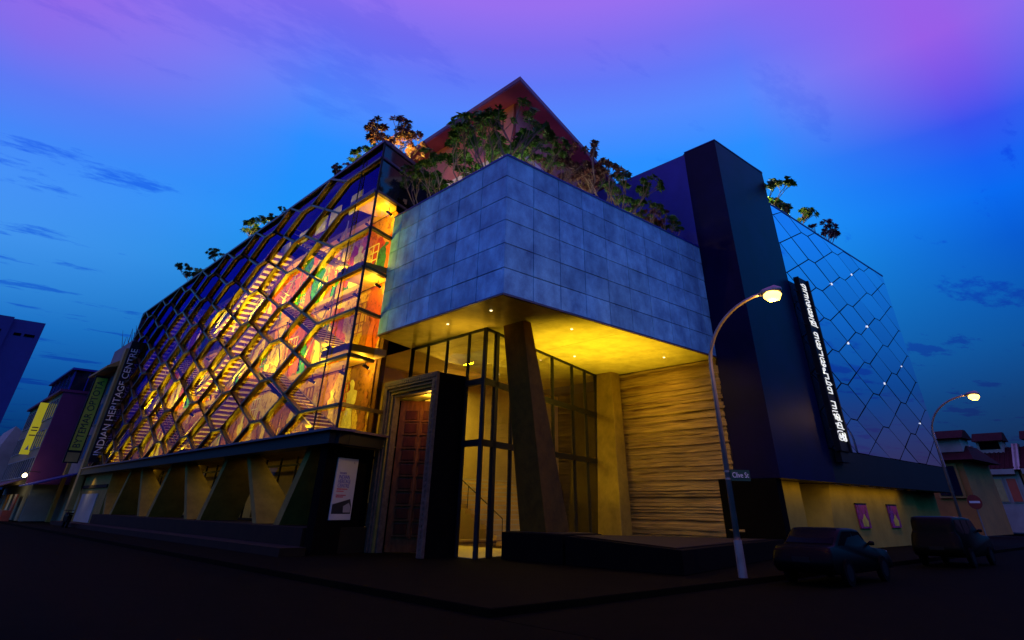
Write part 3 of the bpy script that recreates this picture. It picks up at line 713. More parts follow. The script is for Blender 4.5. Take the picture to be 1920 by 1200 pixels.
# gallery behind the glass: murals, slabs, stairs
XW = 0.80
floors = [(4.35, 7.75), (8.05, 11.75), (12.05, 15.9)]
mur = MB().box((XW + 0.02, 9.95, 4.3), (XW + 0.3, 57, ZR - 0.3)).build('gallery_wall', M['darkconc'], HC)
for fi, (z0, z1) in enumerate(floors):
    y = 10.3
    while y < 56:
        w = rng.uniform(3.2, 5.2); w = min(w, 56.9 - y)
        MB().box((XW - 0.05, y, z0 + 0.05), (XW, y + w - 0.04, z1 - 0.05)).build('mural_panel', M['mural%d' % (fi + 1)], mur)
        y += w
def figure(y, z, h, mt, seed):
    r = random.Random(seed); pts = []
    n = 14
    prof = [(0, 0.24), (0.1, 0.26), (0.3, 0.2), (0.48, 0.16), (0.55, 0.2), (0.68, 0.22), (0.76, 0.24), (0.8, 0.09), (0.83, 0.08), (0.88, 0.11), (0.94, 0.11), (1.0, 0.04)]
    lft = [(-(w * (1 + r.uniform(-0.2, 0.25))) * h * 0.8 + 0.05 * h * math.sin(t * 5 + seed), t * h) for t, w in prof]
    rgt = [((w * (1 + r.uniform(-0.2, 0.25))) * h * 0.8 + 0.05 * h * math.sin(t * 5 + seed), t * h) for t, w in prof]
    poly = lft + rgt[::-1]
    MB().ext([(XW - 0.10, y + a, z + b) for a, b in poly], (0.03, 0, 0)).build('painted_figure', mt, mur)
kf = ['fig1', 'fig2', 'fig3', 'fig5', 'fig2', 'fig3', 'fig1', 'fig2', 'fig4']
sd = 0
for fi, (z0, z1) in enumerate(floors):
    for i in range(30):
        sd += 1
        figure(11.0 + i * 1.5 + rng.uniform(-0.7, 0.7), z0 + rng.uniform(0.05, 0.3), rng.uniform(1.7, 3.0), M[rng.choice(kf)], sd)
# painted shopfronts and windows on the murals
for fi, (z0, z1) in enumerate(floors):
    for i in range(11):
        y = 12.3 + i * 4.1 + rng.uniform(-0.5, 0.5); z = z0 + rng.uniform(0.8, 1.5)
        g = MB(); w, h = rng.uniform(1.0, 1.7), rng.uniform(1.2, 1.8)
        for a in range(4): g.box((XW - 0.085, y + a * w / 3 - 0.03, z), (XW - 0.055, y + a * w / 3 + 0.03, z + h))
        for b in range(4): g.box((XW - 0.084, y, z + b * h / 3 - 0.03), (XW - 0.056, y + w, z + b * h / 3 + 0.03))
        g.build('painted_window', M[rng.choice(['fig2', 'fig5', 'fig3', 'fig4'])], mur)
for (z, nm) in ((7.75, 1), (11.75, 2), (15.9, 3)):
    MB().box((XG + 0.22, YG + 0.75, z + 0.01), (XW - 0.06, 12.0, z + 0.29)).box((0.35, 12.0, z + 0.01), (XW - 0.06, 56.9, z + 0.29)).build('gallery_slab', M['slab'], HC)
    MB().box((XG + 0.24, YG + 0.8, z - 0.01), (XW - 0.07, 11.98, z + 0.005)).box((0.37, 12.0, z - 0.01), (XW - 0.07, 56.8, z + 0.005)).build('gallery_ceiling', M['ceil'], HC)
MB().box((XG + 0.1, YG + 0.6, 4.30), (XW, 57, 4.345)).build('gallery_floor', M['slab'], HC)
MB().box((XG + 0.22, 12, ZR - 0.36), (XW - 0.06, 56.9, ZR - 0.31)).build('top_ceiling', M['nearblack'], HC)
for fi, (z0, z1) in enumerate(floors):
    zt = z1 + 0.3
    for yb, sgn in ((11.6, 1), (31.5, -1), (32.6, 1), (52.0, -1)):
        st = MB(); n = 17; run = 8.6 / n; rise = (zt - z0) / n
        ya = yb
        for x in (-1.12, 0.22):
            st.bar((x, ya, z0 + 0.10), (x, ya + sgn * 8.6, zt + 0.02), 0.09, 0.22, Vector((0, 0, 1)))
        s_ = st.build('stair', M['frame'], HC)
        rs_ = MB()
        for k in range(n):
            y0_ = ya + sgn * k * run; zz = z0 + (k + 1) * rise
            MB().box((-1.06, y0_, zz - 0.05), (0.17, y0_ + sgn * (run * 0.95), zz)).build('step', M['cream'], s_)
            rs_.box((-1.05, y0_ + sgn * run * 0.86, zz + 0.001), (0.16, y0_ + sgn * (run * 0.97), zz + rise - 0.06))
        rs_.build('risers', M['darkconc'], s_)  # dark boards added to stand for the shaded gaps between treads
        MB().tube([(-1.12, ya, z0 + 1.1), (-1.12, ya + sgn * 8.6, zt + 1.0)], 0.022).tube([(-1.12, ya, z0 + 0.75), (-1.12, ya + sgn * 8.6, zt + 0.65)], 0.014).build('handrail', M['steel'], s_)
for i, y in enumerate((12.6, 15.2, 17.0, 19.6, 22.4)):
    MB().box((-0.5, y, 16.35), (-0.42, y + 1.3, 17.6 - 0.12 * i)).build('blind', M['fig3'], HC)
# bracing on the upper galleries
for fi, z0 in ((2, 12.1), (1, 8.1)):
    for y in (13.5, 18.6, 24.0, 29.0, 36, 42, 48):
        b = MB().tube([(-0.6, y, z0), (-0.6, y + 2.4, z0 + 3.4)], 0.03, 6).tube([(-0.6, y + 2.4, z0), (-0.6, y, z0 + 3.4)], 0.03, 6).tube([(-0.6, y, z0 + 1.6), (-0.6, y + 2.4, z0 + 1.6)], 0.03, 6)
        b.tube([(-0.6, y, z0), (-0.6, y, z0 + 3.7)], 0.035, 6)
        b.build('brace', M['steel'], HC)
# track spotlights under the ceilings
for z in (7.70, 11.70, 15.85):
    for y in [10.3, 12.6] + [16 + 5 * i for i in range(8)]:
        t = MB().tube([(0.2, y, z), (0.2, y, z - 0.28)], 0.02, 6).tube([(0.05, y, z - 0.30), (0.40, y, z - 0.42)], 0.075, 8)
        sp = t.build('track_spotlight', M['blackmatt'], HC)
        MB().disc((0.402, y, z - 0.421), (0.35, 0, -0.12), 0.06, 0.02, 8).build('bulb', M['downlight'], sp)

# -- ledge, V columns, plinth and shop glazing under the glass facade
q = MB().box((XG - 0.55, YG - 0.6, ZG0 - 0.10), (XG + 0.6, YE, ZG0 - 0.012))
q.hexa([ret(-0.3, ZG0 - 0.10, 0.55), ret(3.2, ZG0 - 0.10, 0.55), ret(3.2, ZG0 - 0.10, -0.1), ret(-0.3, ZG0 - 0.10, -0.1), ret(-0.3, ZG0 - 0.013, 0.55), ret(3.2, ZG0 - 0.013, 0.55), ret(3.2, ZG0 - 0.013, -0.1), ret(-0.3, ZG0 - 0.013, -0.1)])
ledge = q.build('ledge', M['purplemetal'], HC)
q = MB().box((XG - 0.35, YG - 0.2, 3.80), (XG + 0.6, YE, ZG0 - 0.105))
q.hexa([ret(-0.15, 3.80, 0.38), ret(3.2, 3.80, 0.38), ret(3.2, 3.80, -0.1), ret(-0.15, 3.80, -0.1), ret(-0.15, ZG0 - 0.104, 0.38), ret(3.2, ZG0 - 0.104, 0.38), ret(3.2, ZG0 - 0.104, -0.1), ret(-0.15, ZG0 - 0.104, -0.1)])
q.build('ledge_beam', M['blackmatt'], ledge)
MB().box((XG + 0.61, YG + 0.6, 3.90), (3.0, YE, 3.94)).build('arcade_ceiling', M['concrete'], HC)
for k in range(5):
    o = 10.05 * k
    if o + 23.6 < 53:   # leg leaning away
        f0, f1 = (21.1 + o, 21.55 + o), (23.25 + o, 23.85 + o)
        MB().hexa([(XG + 0.25, f1[0], 0.9), (XG + 0.25, f1[1], 0.9), (0.7, f1[1], 0.9), (0.7, f1[0], 0.9), (XG + 0.25, f0[0], 3.89), (XG + 0.25, f0[1], 3.89), (0.75, f0[1], 3.89), (0.75, f0[0], 3.89)]).build('raked_leg', M['concrete'], HC)
    t0, t1 = (18.35 + o, 18.75 + o), (15.45 + o, 15.95 + o)
    MB().hexa([(XG + 0.25, t1[0], 0.9), (XG + 0.25, t1[1], 0.9), (0.9, t1[1], 0.9), (0.9, t1[0], 0.9), (XG + 0.25, t0[0], 3.89), (XG + 0.25, t0[1], 3.89), (-0.75, t0[1], 3.89), (-0.75, t0[0], 3.89)]).build('raked_leg', M['concrete'], HC)
MB().hexa([(XG + 0.25, 13.0, 0.9), (XG + 0.25, 13.6, 0.9), (0.7, 13.6, 0.9), (0.7, 13.0, 0.9), (XG + 0.25, 11.0, 3.89), (XG + 0.25, 11.5, 3.89), (0.75, 11.5, 3.89), (0.75, 11.0, 3.89)]).build('raked_leg', M['concrete'], HC)
MB().box((XG - 0.25, YG + 0.9, 0.0), (1.2, 47.0, 0.88)).build('plinth', M['plinth'], HC)
MB().box((XG - 1.3, YG + 0.3, 0.0), (XG - 0.26, 57, 0.27)).build('plinth_step', M['plinth'], HC)
MB().box((2.2, 10.2, 0.88), (2.5, 47, 3.89)).build('shop_wall', M['wallwarm'], HC)
sg = MB().box((1.25, 10.0, 3.45), (1.33, 47, 3.55)).box((1.25, 10.0, 0.9), (1.33, 47, 1.0)).build('shopfront', M['blackmatt'], HC)
for i in range(18):
    y = 10.0 + i * 2.05
    MB().box((1.24, y - 0.04, 1.0), (1.34, y + 0.04, 3.88)).build('mullion', M['blackmatt'], sg)
    MB().box((1.28, y + 0.05, 1.0), (1.295, y + 2.0, 3.44)).build('pane', M['lobbyglass'], sg)
for i in range(9):
    y = 11.5 + i * 3.9
    MB().box((1.9, y, 1.0), (2.19, y + rng.uniform(1.0, 2.4), 1.0 + rng.uniform(0.5, 1.3))).build('display_unit', M[rng.choice(['fig2', 'darkconc', 'cream', 'nearblack'])], sg)
MB().box((XG + 0.2, 47.0, 0.0), (1.2, 56.9, 3.89)).build('end_wall', M['concrete'], HC)
MB().box((XG + 0.12, 49.6, 0.25), (XG + 0.21, 55.6, 2.3)).build('shutter_door', M['whitewall'], HC)
MB().box((XG + 0.10, 47.2, 2.72), (XG + 0.21, 56.5, 2.95)).build('wall_ledge', M['plinth'], HC)
# end wall under the oblique return
MB().hexa([ret(0.1, 0, -0.35), ret(3.1, 0, -0.35), ret(3.1, 0, -0.75), ret(0.1, 0, -0.75), ret(0.1, 3.79, -0.35), ret(3.1, 3.79, -0.35), ret(3.1, 3.79, -0.75), ret(0.1, 3.79, -0.75)]).build('end_wall', M['nearblack'], HC)

# ------------------------------------------------------------------ poster beside the portal
pn = Vector((RD.y, -RD.x, 0))
def pp(s, z, o): return ret(s, z, -0.35 + o)
ps = thing('poster_panel', 'white poster reading INDIAN HERITAGE CENTRE on the dark wall left of the portal', 'poster', tuple(ret(1.4, 1.15, -0.33)))
P0_, P1_, Z0_, Z1_ = 0.78, 2.06, 1.14, 3.36
MB().hexa([pp(P0_, Z0_, 0.002), pp(P1_, Z0_, 0.002), pp(P1_, Z0_, 0.05), pp(P0_, Z0_, 0.05), pp(P0_, Z1_, 0.002), pp(P1_, Z1_, 0.002), pp(P1_, Z1_, 0.05), pp(P0_, Z1_, 0.05)]).build('sheet', M['white'], ps)
def ptext(body, u, z, size, mt, name='lettering', align='LEFT', w=1.0):
    return text_obj(body, name, mt, size, frame_mat(pp(P0_ + u, z, 0.056), RD, (0, 0, 1)), ps, 0.003, align, width=w)
ptext('THE NEW', 0.20, 2.80, 0.10, M['blueink'])
ptext('INDIAN', 0.18, 2.66, 0.20, M['blueink'])
ptext('HERITAGE', 0.18, 2.50, 0.20, M['blueink'], w=0.85)
ptext('CENTRE', 0.18, 2.34, 0.20, M['blueink'])
for (z, w, u) in ((2.20, 0.62, 0.18), (2.12, 0.42, 0.18), (1.98, 0.55, 0.18), (1.92, 0.40, 0.18)):
    q = MB(); x = u
    while x < u + w:
        l = rng.uniform(0.03, 0.09); q.hexa([pp(P0_ + x, z, 0.051), pp(P0_ + x + l, z, 0.051), pp(P0_ + x + l, z, 0.055), pp(P0_ + x, z, 0.055), pp(P0_ + x, z + 0.045, 0.051), pp(P0_ + x + l, z + 0.045, 0.051), pp(P0_ + x + l, z + 0.045, 0.055), pp(P0_ + x, z + 0.045, 0.055)]); x += l + 0.02
    q.build('print_line', M['redink'], ps)
q = MB().ext([pp(P0_ + 0.06, 1.35, 0.051), pp(P1_ - 0.06, 1.35, 0.051), pp(P1_ - 0.06, 1.62, 0.051), pp(P1_ - 0.18, 1.88, 0.051), pp(P0_ + 0.06, 1.68, 0.051)], pn * 0.004)
q.build('building_picture', M['blackink'], ps)
MB().ext([pp(P0_ + 0.75, 1.40, 0.056), pp(P1_ - 0.10, 1.40, 0.056), pp(P1_ - 0.10, 1.60, 0.056), pp(P1_ - 0.24, 1.74, 0.056), pp(P0_ + 0.72, 1.62, 0.056)], pn * 0.003).build('building_picture', M['greyink'], ps)
MB().ext([pp(P1_ - 0.30, 3.20, 0.051), pp(P1_ - 0.18, 3.16, 0.051), pp(P1_ - 0.24, 3.28, 0.051)], pn * 0.003).build('emblem', M['greyink'], ps)
# ------------------------------------------------------------------ vertical sign at the far end of the glass facade
vs_ = thing('blade_sign', 'black vertical sign reading INDIAN HERITAGE CENTRE at the far end of the glass facade', 'sign', (-2.0, 54.0, 4.7))
MB().box((-2.22, 54.0, 4.75), (-1.28, 54.18, 15.3)).build('board', M['blackmatt'], vs_)
letters('INDIAN HERITAGE CENTRE', M['lettering'], 0.82, frame_mat((-1.74, 53.98, 9.95), (0, 0, 1), (-1, 0, 0)), vs_, 0.01, 9.3)
MB().box((-1.28, 54.04, 6), (-0.9, 54.1, 6.1)).box((-1.28, 54.04, 14), (-0.9, 54.1, 14.1)).build('bracket', M['blackmatt'], vs_)
# ------------------------------------------------------------------ lit blade sign on the mirrored facade
ts = thing('lit_blade_sign', 'tall black sign with glowing Tamil letters running up the mirrored facade', 'sign', (22.3, -2.6, 4.4))
MB().box((21.72, -2.78, 4.42), (21.80, -2.45, 13.95)).box((22.95, -2.82, 4.42), (23.1, -2.45, 13.95)).box((21.80, -2.72, 4.42), (22.95, -2.45, 13.95)).build('board', M['blackmatt'], ts)
MB().box((21.9, -2.62, 3.9), (23.1, -2.3, 4.41)).build('foot', M['blackmatt'], ts)
for z in (5.4, 8.2, 11.0, 13.0):
    MB().box((21.2, -2.62, z), (21.72, -2.56, z + 0.06)).build('bracket', M['blackmatt'], ts)
TAM = '\u0b87\u0ba8\u0bcd\u0ba4\u0bbf\u0baf  \u0bae\u0bb0\u0baa\u0bc1\u0bc8\u0b9f\u0bc8\u0bae  \u0ba8\u0bbf\u0bc8\u0bb2\u0baf\u0bae\u0bcd'
letters(TAM, M['signglow'], 0.95, frame_mat((22.32, -2.735, 9.25), (0, 0, 1), (-1, 0, 0)), ts, 0.02, 8.7)

# ------------------------------------------------------------------ banners on the street wall
for i, (x, lb) in enumerate(((26.4, 'purple banner with yellow figure on street wall, nearer to the raked opening'), (31.2, 'purple banner with yellow figure on street wall, farther along towards the shophouses'))):
    b = thing('wall_banner', lb, 'banner', (x, -1.25, 0.9), 'purple banners on the street wall')
    MB().box((x - 0.75, -1.29, 0.92), (x + 0.75, -1.215, 2.05)).build('sheet', M['banner1'], b)
    MB().box((x - 0.78, -1.31, 2.055), (x + 0.78, -1.21, 2.11)).build('rod', M['blackmatt'], b)
    MB().ext([(x - 0.30, -1.30, 1.0), (x + 0.40, -1.30, 1.0), (x + 0.48, -1.30, 1.25), (x + 0.25, -1.30, 1.42), (x + 0.1, -1.30, 1.6), (x - 0.1, -1.30, 1.42), (x - 0.36, -1.30, 1.3)], (0, 0.008, 0)).build('printed_figure', M['bannery'], b)

# ------------------------------------------------------------------ planters at the entrance
pt = thing('stone_planter', 'dark stone block planter at the foot of the raked column by the entrance', 'planter', (4.3, 1.4, 0))
MB().box((3.45, 0.4, 0), (5.6, 3.6, 0.86)).build('trough', M['nearblack'], pt, bevel=0.02)
MB().box((3.55, 0.5, 0.861), (5.5, 3.5, 0.885)).build('soil', M['plinth'], pt)
pt = thing('stone_planter', 'long low dark planter wall running past the entrance towards the lamp post', 'planter', (5, -1.5, 0))
MB().hexa([(3.5, 0.3, 0), (5.0, 0.3, 0), (15.0, -2.0, 0), (3.6, -4.4, 0), (3.5, 0.3, 0.82), (5.0, 0.3, 0.82), (15.0, -2.0, 0.62), (3.6, -4.4, 0.62)]).build('trough', M['nearblack'], pt, bevel=0.02)
MB().ext([(3.75, 0.1, 0.83), (5.0, 0.1, 0.83), (13.5, -1.95, 0.64), (3.8, -4.1, 0.64)], (0, 0, 0.02)).build('soil', M['plinth'], pt)

# ------------------------------------------------------------------ street lamps
def lamp(base, L, top, label, energy, headrot=(0, -1, 0)):
    t = thing('street_lamp', label, 'street lamp', base, 'curved sodium street lamps along the side street')
    bx_, by_, bz_ = base
    pts = [(bx_, by_, 0), (bx_, by_, top - 2.1)]; rs = [0.095, 0.070]
    for k in range(1, 13):
        a = math.pi / 2 * k / 12 * 0.93
        pts.append((bx_, by_ - L * (1 - math.cos(a)), top - 2.1 + 2.1 * math.sin(a))); rs.append(0.07 - 0.002 * k)
    MB().tube(pts, rs, 12).build('pole', M['galv'], t, smooth=True)
    MB().tube([(bx_, by_, 0), (bx_, by_, 0.9)], [0.13, 0.12], 12).build('pole_base', M['galv'], t)
    ex, ey, ez = pts[-1]
    hd = MB().tube([(ex, ey + 0.05, ez - 0.01), (ex, ey - 0.15, ez + 0.02), (ex, ey - 0.55, ez + 0.04), (ex, ey - 0.75, ez + 0.02)], [0.05, 0.12, 0.15, 0.06], 12).build('lamp_head', M['galv'], t, smooth=True)
    MB().tube([(ex, ey - 0.14, ez - 0.10), (ex, ey - 0.3, ez - 0.14), (ex, ey - 0.55, ez - 0.14), (ex, ey - 0.68, ez - 0.09)], [0.09, 0.19, 0.19, 0.08], 12).build('lamp_bowl', M['lampglow'], hd, smooth=True)
    l = bpy.data.lights.new('lamp_light', 'POINT'); l.energy = energy; l.color = (1.0, 0.50, 0.08); l.shadow_soft_size = 0.18
    lo = bpy.data.objects.new('lamp_light', l); COL.objects.link(lo); lo.location = (ex, ey - 0.4, ez - 0.42); attach(lo, t)
    return t
l1 = lamp((4.70, -5.67, 0), 2.55, 7.85, 'curved street lamp shining orange in front of the black tower', 320)
l2 = lamp((31.85, -4.64, 0), 2.75, 7.85, 'farther curved street lamp shining against the sky beyond the mirrored facade', 60)
sg_ = thing('street_name_sign', 'small green street name sign reading Clive St fixed to the nearer lamp post', 'sign', (4.7, -5.7, 2.6))
d1 = Vector((0.80, -0.60, 0))
o_ = Vector((4.70, -5.67, 0)) + Vector((-0.03, -0.10, 0))
MB().hexa([o_ + d1 * 0.02 + Vector((0, 0, 2.42)), o_ + d1 * 0.66 + Vector((0, 0, 2.42)), o_ + d1 * 0.66 + Vector((0.02, 0.03, 2.42)), o_ + d1 * 0.02 + Vector((0.02, 0.03, 2.42)), o_ + d1 * 0.02 + Vector((0, 0, 2.72)), o_ + d1 * 0.66 + Vector((0, 0, 2.72)), o_ + d1 * 0.66 + Vector((0.02, 0.03, 2.72)), o_ + d1 * 0.02 + Vector((0.02, 0.03, 2.72))]).build('plate', M['streetgreen'], sg_)
text_obj('Clive St', 'lettering', M['lettering'], 0.21, frame_mat(o_ + d1 * 0.34 + Vector((-0.009, -0.012, 2.57)), d1, (0, 0, 1)), sg_, 0.003, width=0.82)
MB().tube([(4.7, -5.67, 2.45), (4.7, -5.67, 2.50)], 0.092, 10).tube([(4.7, -5.67, 2.65), (4.7, -5.67, 2.70)], 0.092, 10).build('clamp', M['galv'], sg_)

# ------------------------------------------------------------------ terrace and roof planting
def plumeria(seed, h, spread, nst, tips_min=1):
    r = random.Random(seed); br = MB(); lv = MB()
    def rosette(p, d, n, L):
        for k in range(n):
            a = 2 * math.pi * k / n + r.uniform(-0.3, 0.3)
            perp = d.orthogonal().normalized(); perp.rotate(Matrix.Rotation(a, 3, d))
            up = r.uniform(0.0, 0.9)
            v = (perp + d * up).normalized(); l = L * r.uniform(0.7, 1.15); w = l * r.uniform(0.15, 0.21)
            sd_ = v.cross(d).normalized() * w; tip = p + v * l - Vector((0, 0, 0.12 * l))
            mid_ = p + v * l * 0.55 + Vector((0, 0, 0.03))
            lv.add([p, mid_ + sd_, tip, mid_ - sd_], [(0, 1, 2), (0, 2, 3)])
    def grow(p, d, l, rad, depth):
        q = p + d * l * 0.5 + Vector((r.uniform(-.05, .05), r.uniform(-.05, .05), 0)) * l
        e = p + d * l
        br.tube([p, q, e], [rad, rad * 0.85, rad * 0.7], 5)
        if depth == 0:
            rosette(e, d, r.randint(16, 20), r.uniform(0.26, 0.38)); rosette(e - d * 0.14, d, 9, 0.34); return
        for _ in range(r.choice((2, 3, 3))):
            nd = (d + Vector((r.uniform(-1, 1), r.uniform(-1, 1), r.uniform(-0.1, 0.6))) * 0.62).normalized()
            grow(e, nd, l * r.uniform(0.6, 0.85), rad * 0.66, depth - 1)
    for i in range(nst):
        a = 2 * math.pi * i / nst + r.uniform(-.4, .4)
        d = Vector((math.cos(a) * spread, math.sin(a) * spread, 1)).normalized()
        grow(Vector((math.cos(a) * 0.12, math.sin(a) * 0.12, 0)), d, h * r.uniform(0.40, 0.50), 0.046, 2 + (r.random() < 0.35))
    return br, lv
def make_plant(name, seed, h, spread, nst, leaf, label, cat, group):
    t = thing(name, label, cat, (0, 0, 0), group)
    b, l = plumeria(seed, h, spread, nst)
    b.build('branches', M['bark'], t); l.build('crown', leaf, t)
    return t
G1 = 'frangipani planted along the stone box terrace'
protos = [make_plant('frangipani', 21, 3.6, 0.5, 6, M['leaf'], 'x', 'tree', G1), make_plant('frangipani', 22, 3.3, 0.5, 5, M['leafred'], 'x', 'tree', G1), make_plant('frangipani', 23, 3.0, 0.55, 5, M['leaf'], 'x', 'tree', G1)]
ter = [  # x, y, proto, scale, label
    (0.95, 2.2, 0, 1.15, 'tallest dense green frangipani at the front corner of the stone box terrace'),
    (1.3, 1.0, 0, 1.02, 'green frangipani with bare pale stems right above the stone box corner'),
    (0.9, 3.9, 2, 1.25, 'dark green frangipani just left of the corner clump on the terrace'),
    (0.8, 6.3, 2, 1.0, 'low spreading frangipani next to the glass wing on the terrace'),
    (0.85, 7.9, 0, 0.85, 'bushy frangipani at the terrace end tucked beside the glass corner'),
    (3.1, 1.0, 2, 0.80, 'thin bare-stemmed frangipani just right of the corner clump'),
    (4.3, 1.1, 1, 0.72, 'small reddish sparse frangipani under the right roof edge'),
    (6.3, 1.0, 1, 1.12, 'tall reddish frangipani with pale forked stems above the right stone face'),
    (7.6, 1.0, 1, 0.95, 'medium reddish frangipani standing right of the tall reddish one'),
    (9.6, 1.0, 2, 1.0, 'dark frangipani halfway between tall reddish one and black tower'),
    (11.2, 1.0, 2, 0.72, 'short dark frangipani third from the black tower'),
    (12.6, 1.0, 1, 0.62, 'small frangipani second from the black tower'),
    (13.8, 1.0, 2, 0.60, 'smallest frangipani nearest the black tower with bare twigs'),
]
used = set()
def place(protos, i, loc, rot, sc, label):
    p = protos[i]
    if i not in used_map.setdefault(id(protos), set()):
        used_map[id(protos)].add(i); p.location = loc; p.rotation_euler = (0, 0, rot); p.scale = (sc,) * 3; p['label'] = label
        for c in p.children: c.matrix_parent_inverse = Matrix.Identity(4)
        return p
    return copy_thing(p, loc, rot, label, sc)
used_map = {}
for k, (x, y, i, sc, lb) in enumerate(ter):
    place(protos, i, (x, y, ZT - 0.25), k * 1.7, sc * 0.86, lb)
G2 = 'shrubs along the roof edges'
rp = [make_plant('roof_shrub', 31, 2.6, 0.6, 6, M['leafred'], 'x', 'shrub', G2), make_plant('roof_shrub', 32, 2.2, 0.8, 6, M['leaf'], 'x', 'shrub', G2)]
roof = [
    (-0.45, 10.0, 0, 1.12, 'tall reddish shrub lit yellow from behind on the glass corner roof'),
    (0.7, 10.6, 0, 0.95, 'reddish shrub glowing yellow between the glass corner and the pavilion roof'),
    (-1.0, 12.4, 1, 0.72, 'low dark shrub on the glass wing roof just behind the tall reddish one'),
    (-1.0, 14.6, 0, 0.55, 'small reddish shrub second behind the tall one along the glass roof edge'),
    (-1.0, 22.5, 1, 0.45, 'tiny green tuft halfway along the glass facade roof edge'),
    (-1.0, 28.6, 1, 1.05, 'biggest bright green shrub on the middle of the glass facade roof'),
    (-1.0, 36.2, 1, 0.8, 'yellow-green shrub between the biggest and the last on the glass roof'),
    (-1.0, 43.2, 1, 1.0, 'dark green shrub nearest the far end of the glass roof'),
    (22.6, -1.5, 1, 1.15, 'yellow-lit shrub on the mirrored facade roof against the black tower'),
    (24.6, -1.5, 1, 0.8, 'low yellow-lit shrub second from the black tower on mirrored facade roof'),
    (27.0, -1.5, 1, 1.0, 'bushy shrub third from the black tower on the mirrored facade roof'),
    (32.4, -1.5, 0, 1.0, 'lone dark shrub farthest along the mirrored facade roof'),
]
for k, (x, y, i, sc, lb) in enumerate(roof):
    place(rp, i, (x, y, ZR - 0.05 if x < 5 else ZM1 - 0.05), k * 2.1, sc * 0.78, lb)

# ------------------------------------------------------------------ neighbouring shophouses beyond the glass facade
def windows(parent, x, y0, y1, n, z0, z1, mt, frame=None, depth=0.12):
    w = (y1 - y0) / n
    for i in range(n):
        a = y0 + i * w + w * 0.14; b = y0 + (i + 1) * w - w * 0.14
        f = MB().box((x - 0.06, a - 0.1, z0 - 0.1), (x + 0.02, b + 0.1, z0)).box((x - 0.06, a - 0.1, z1), (x + 0.02, b + 0.1, z1 + 0.1)).box((x - 0.06, a - 0.1, z0), (x + 0.02, a, z1)).box((x - 0.06, b, z0), (x + 0.02, b + 0.1, z1)).build('window', frame or M['whitewall'], parent)
        MB().box((x - 0.02, a, z0), (x - 0.005, b, z1)).build('pane', mt, f)
b1 = thing('shophouse', 'narrow grey shophouse with ochre trim and blue windows next to the glass facade', 'building', (4, 62, 0))
MB().box((-1.5, 57.4, 4.0), (10, 67.0, 14.0)).build('wall', M['greywall'], b1)
MB().box((-1.95, 57.35, 0.0), (-1.45, 58.3, 15.2)).build('pilaster', M['goldtrim'], b1)
MB().box((-1.8, 66.2, 0.0), (-1.45, 67.0, 13.5)).build('pilaster', M['goldtrim'], b1)
MB().hexa([(-2.9, 58.3, 13.3), (-1.5, 58.3, 13.7), (-1.5, 67, 13.7), (-2.9, 67, 13.3), (-2.9, 58.3, 13.5), (-1.5, 58.3, 14.4), (-1.5, 67, 14.4), (-2.9, 67, 13.5)]).build('eave', M['goldtrim'], b1)
MB().box((-1.5, 57.4, 14.0), (10, 66, 16.2)).build('attic', M['greywall'], b1)
for z0, z1 in ((5.3, 7.4), (8.4, 10.3), (11.2, 13.0)): windows(b1, -1.51, 58.6, 66.0, 4, z0, z1, M['shutterblue'])
MB().box((-0.9, 57.5, 0), (8, 67, 3.9)).build('shop_wall', M['whitewall'], b1)
ys_ = thing('shop_sign', 'yellow vertical shop sign in a black frame on the grey shophouse', 'sign', (-2.4, 61.5, 5.2))
MB().box((-3.05, 61.4, 4.9), (-1.75, 61.62, 12.9)).build('board', M['blackmatt'], ys_)
MB().box((-2.92, 61.37, 6.0), (-1.88, 61.398, 12.7)).build('face', M['yellowsign2'], ys_)
MB().box((-2.92, 61.37, 5.0), (-1.88, 61.398, 5.8)).build('lower_face', M['goldtrim'], ys_)
letters('BYTEMAR OPTOTA', M['blackink'], 0.9, frame_mat((-2.40, 61.36, 9.35), (0, 0, 1), (-1, 0, 0)), ys_, 0.004, 6.2)
b2 = thing('shophouse', 'four storey shophouse with purple flank, cream front and rows of dark windows', 'building', (4, 82, 0))
MB().box((-4.4, 68.5, 3.2), (8, 92, 11.9)).build('wall', M['creamwall'], b2)
MB().box((-4.45, 68.3, 3.2), (8, 68.49, 12.1)).build('flank', M['purple'], b2)
for z0, z1 in ((3.9, 5.6), (6.6, 8.3), (9.5, 11.3)): windows(b2, -4.41, 69, 91, 13, z0, z1, M['darkglass'])
MB().box((-4.8, 68.2, 11.9), (8, 92.2, 12.15)).build('cornice', M['purple'], b2)
at = MB().box((-4.0, 69.2, 12.15), (6, 84, 14.3)).build('glazed_attic', M['darkglass'], b2)
MB().box((-4.4, 68.8, 14.3), (6.2, 84.4, 14.5)).build('attic_roof', M['navy'], at)
for i in range(6): MB().box((-4.06, 69.2 + i * 2.9, 12.15), (-4.0, 69.35 + i * 2.9, 14.3)).build('mullion', M['navy'], at)
for i in range(5): MB().box((-4.0 + i * 1.4, 69.14, 12.15), (-3.9 + i * 1.4, 69.2, 14.3)).build('mullion', M['navy'], at)
MB().box((-3.6, 69.5, 0), (8, 92, 3.2)).build('shop_wall', M['whitewall'], b2)
y2 = thing('shop_sign', 'tall bright yellow lit sign panel projecting from the cream shophouse front', 'sign', (-4.7, 76, 6.0))
MB().box((-5.25, 76.0, 6.15), (-4.35, 76.3, 11.45)).build('board', M['yellowsign'], y2)
for z in (8.0, 8.5, 8.8): MB().box((-5.1, 75.97, z), (-4.5, 75.999, z + 0.12)).build('print_line', M['goldtrim'], y2)
MB().ext([(-4.95, 75.97, 6.6), (-4.6, 75.97, 6.6), (-4.75, 75.97, 7.1)], (0, 0.03, 0)).build('emblem', M['white'], y2)
b3 = thing('shophouse', 'dark low shophouse behind the yellow lit sign at the far end of the lane', 'building', (-4, 110, 0))
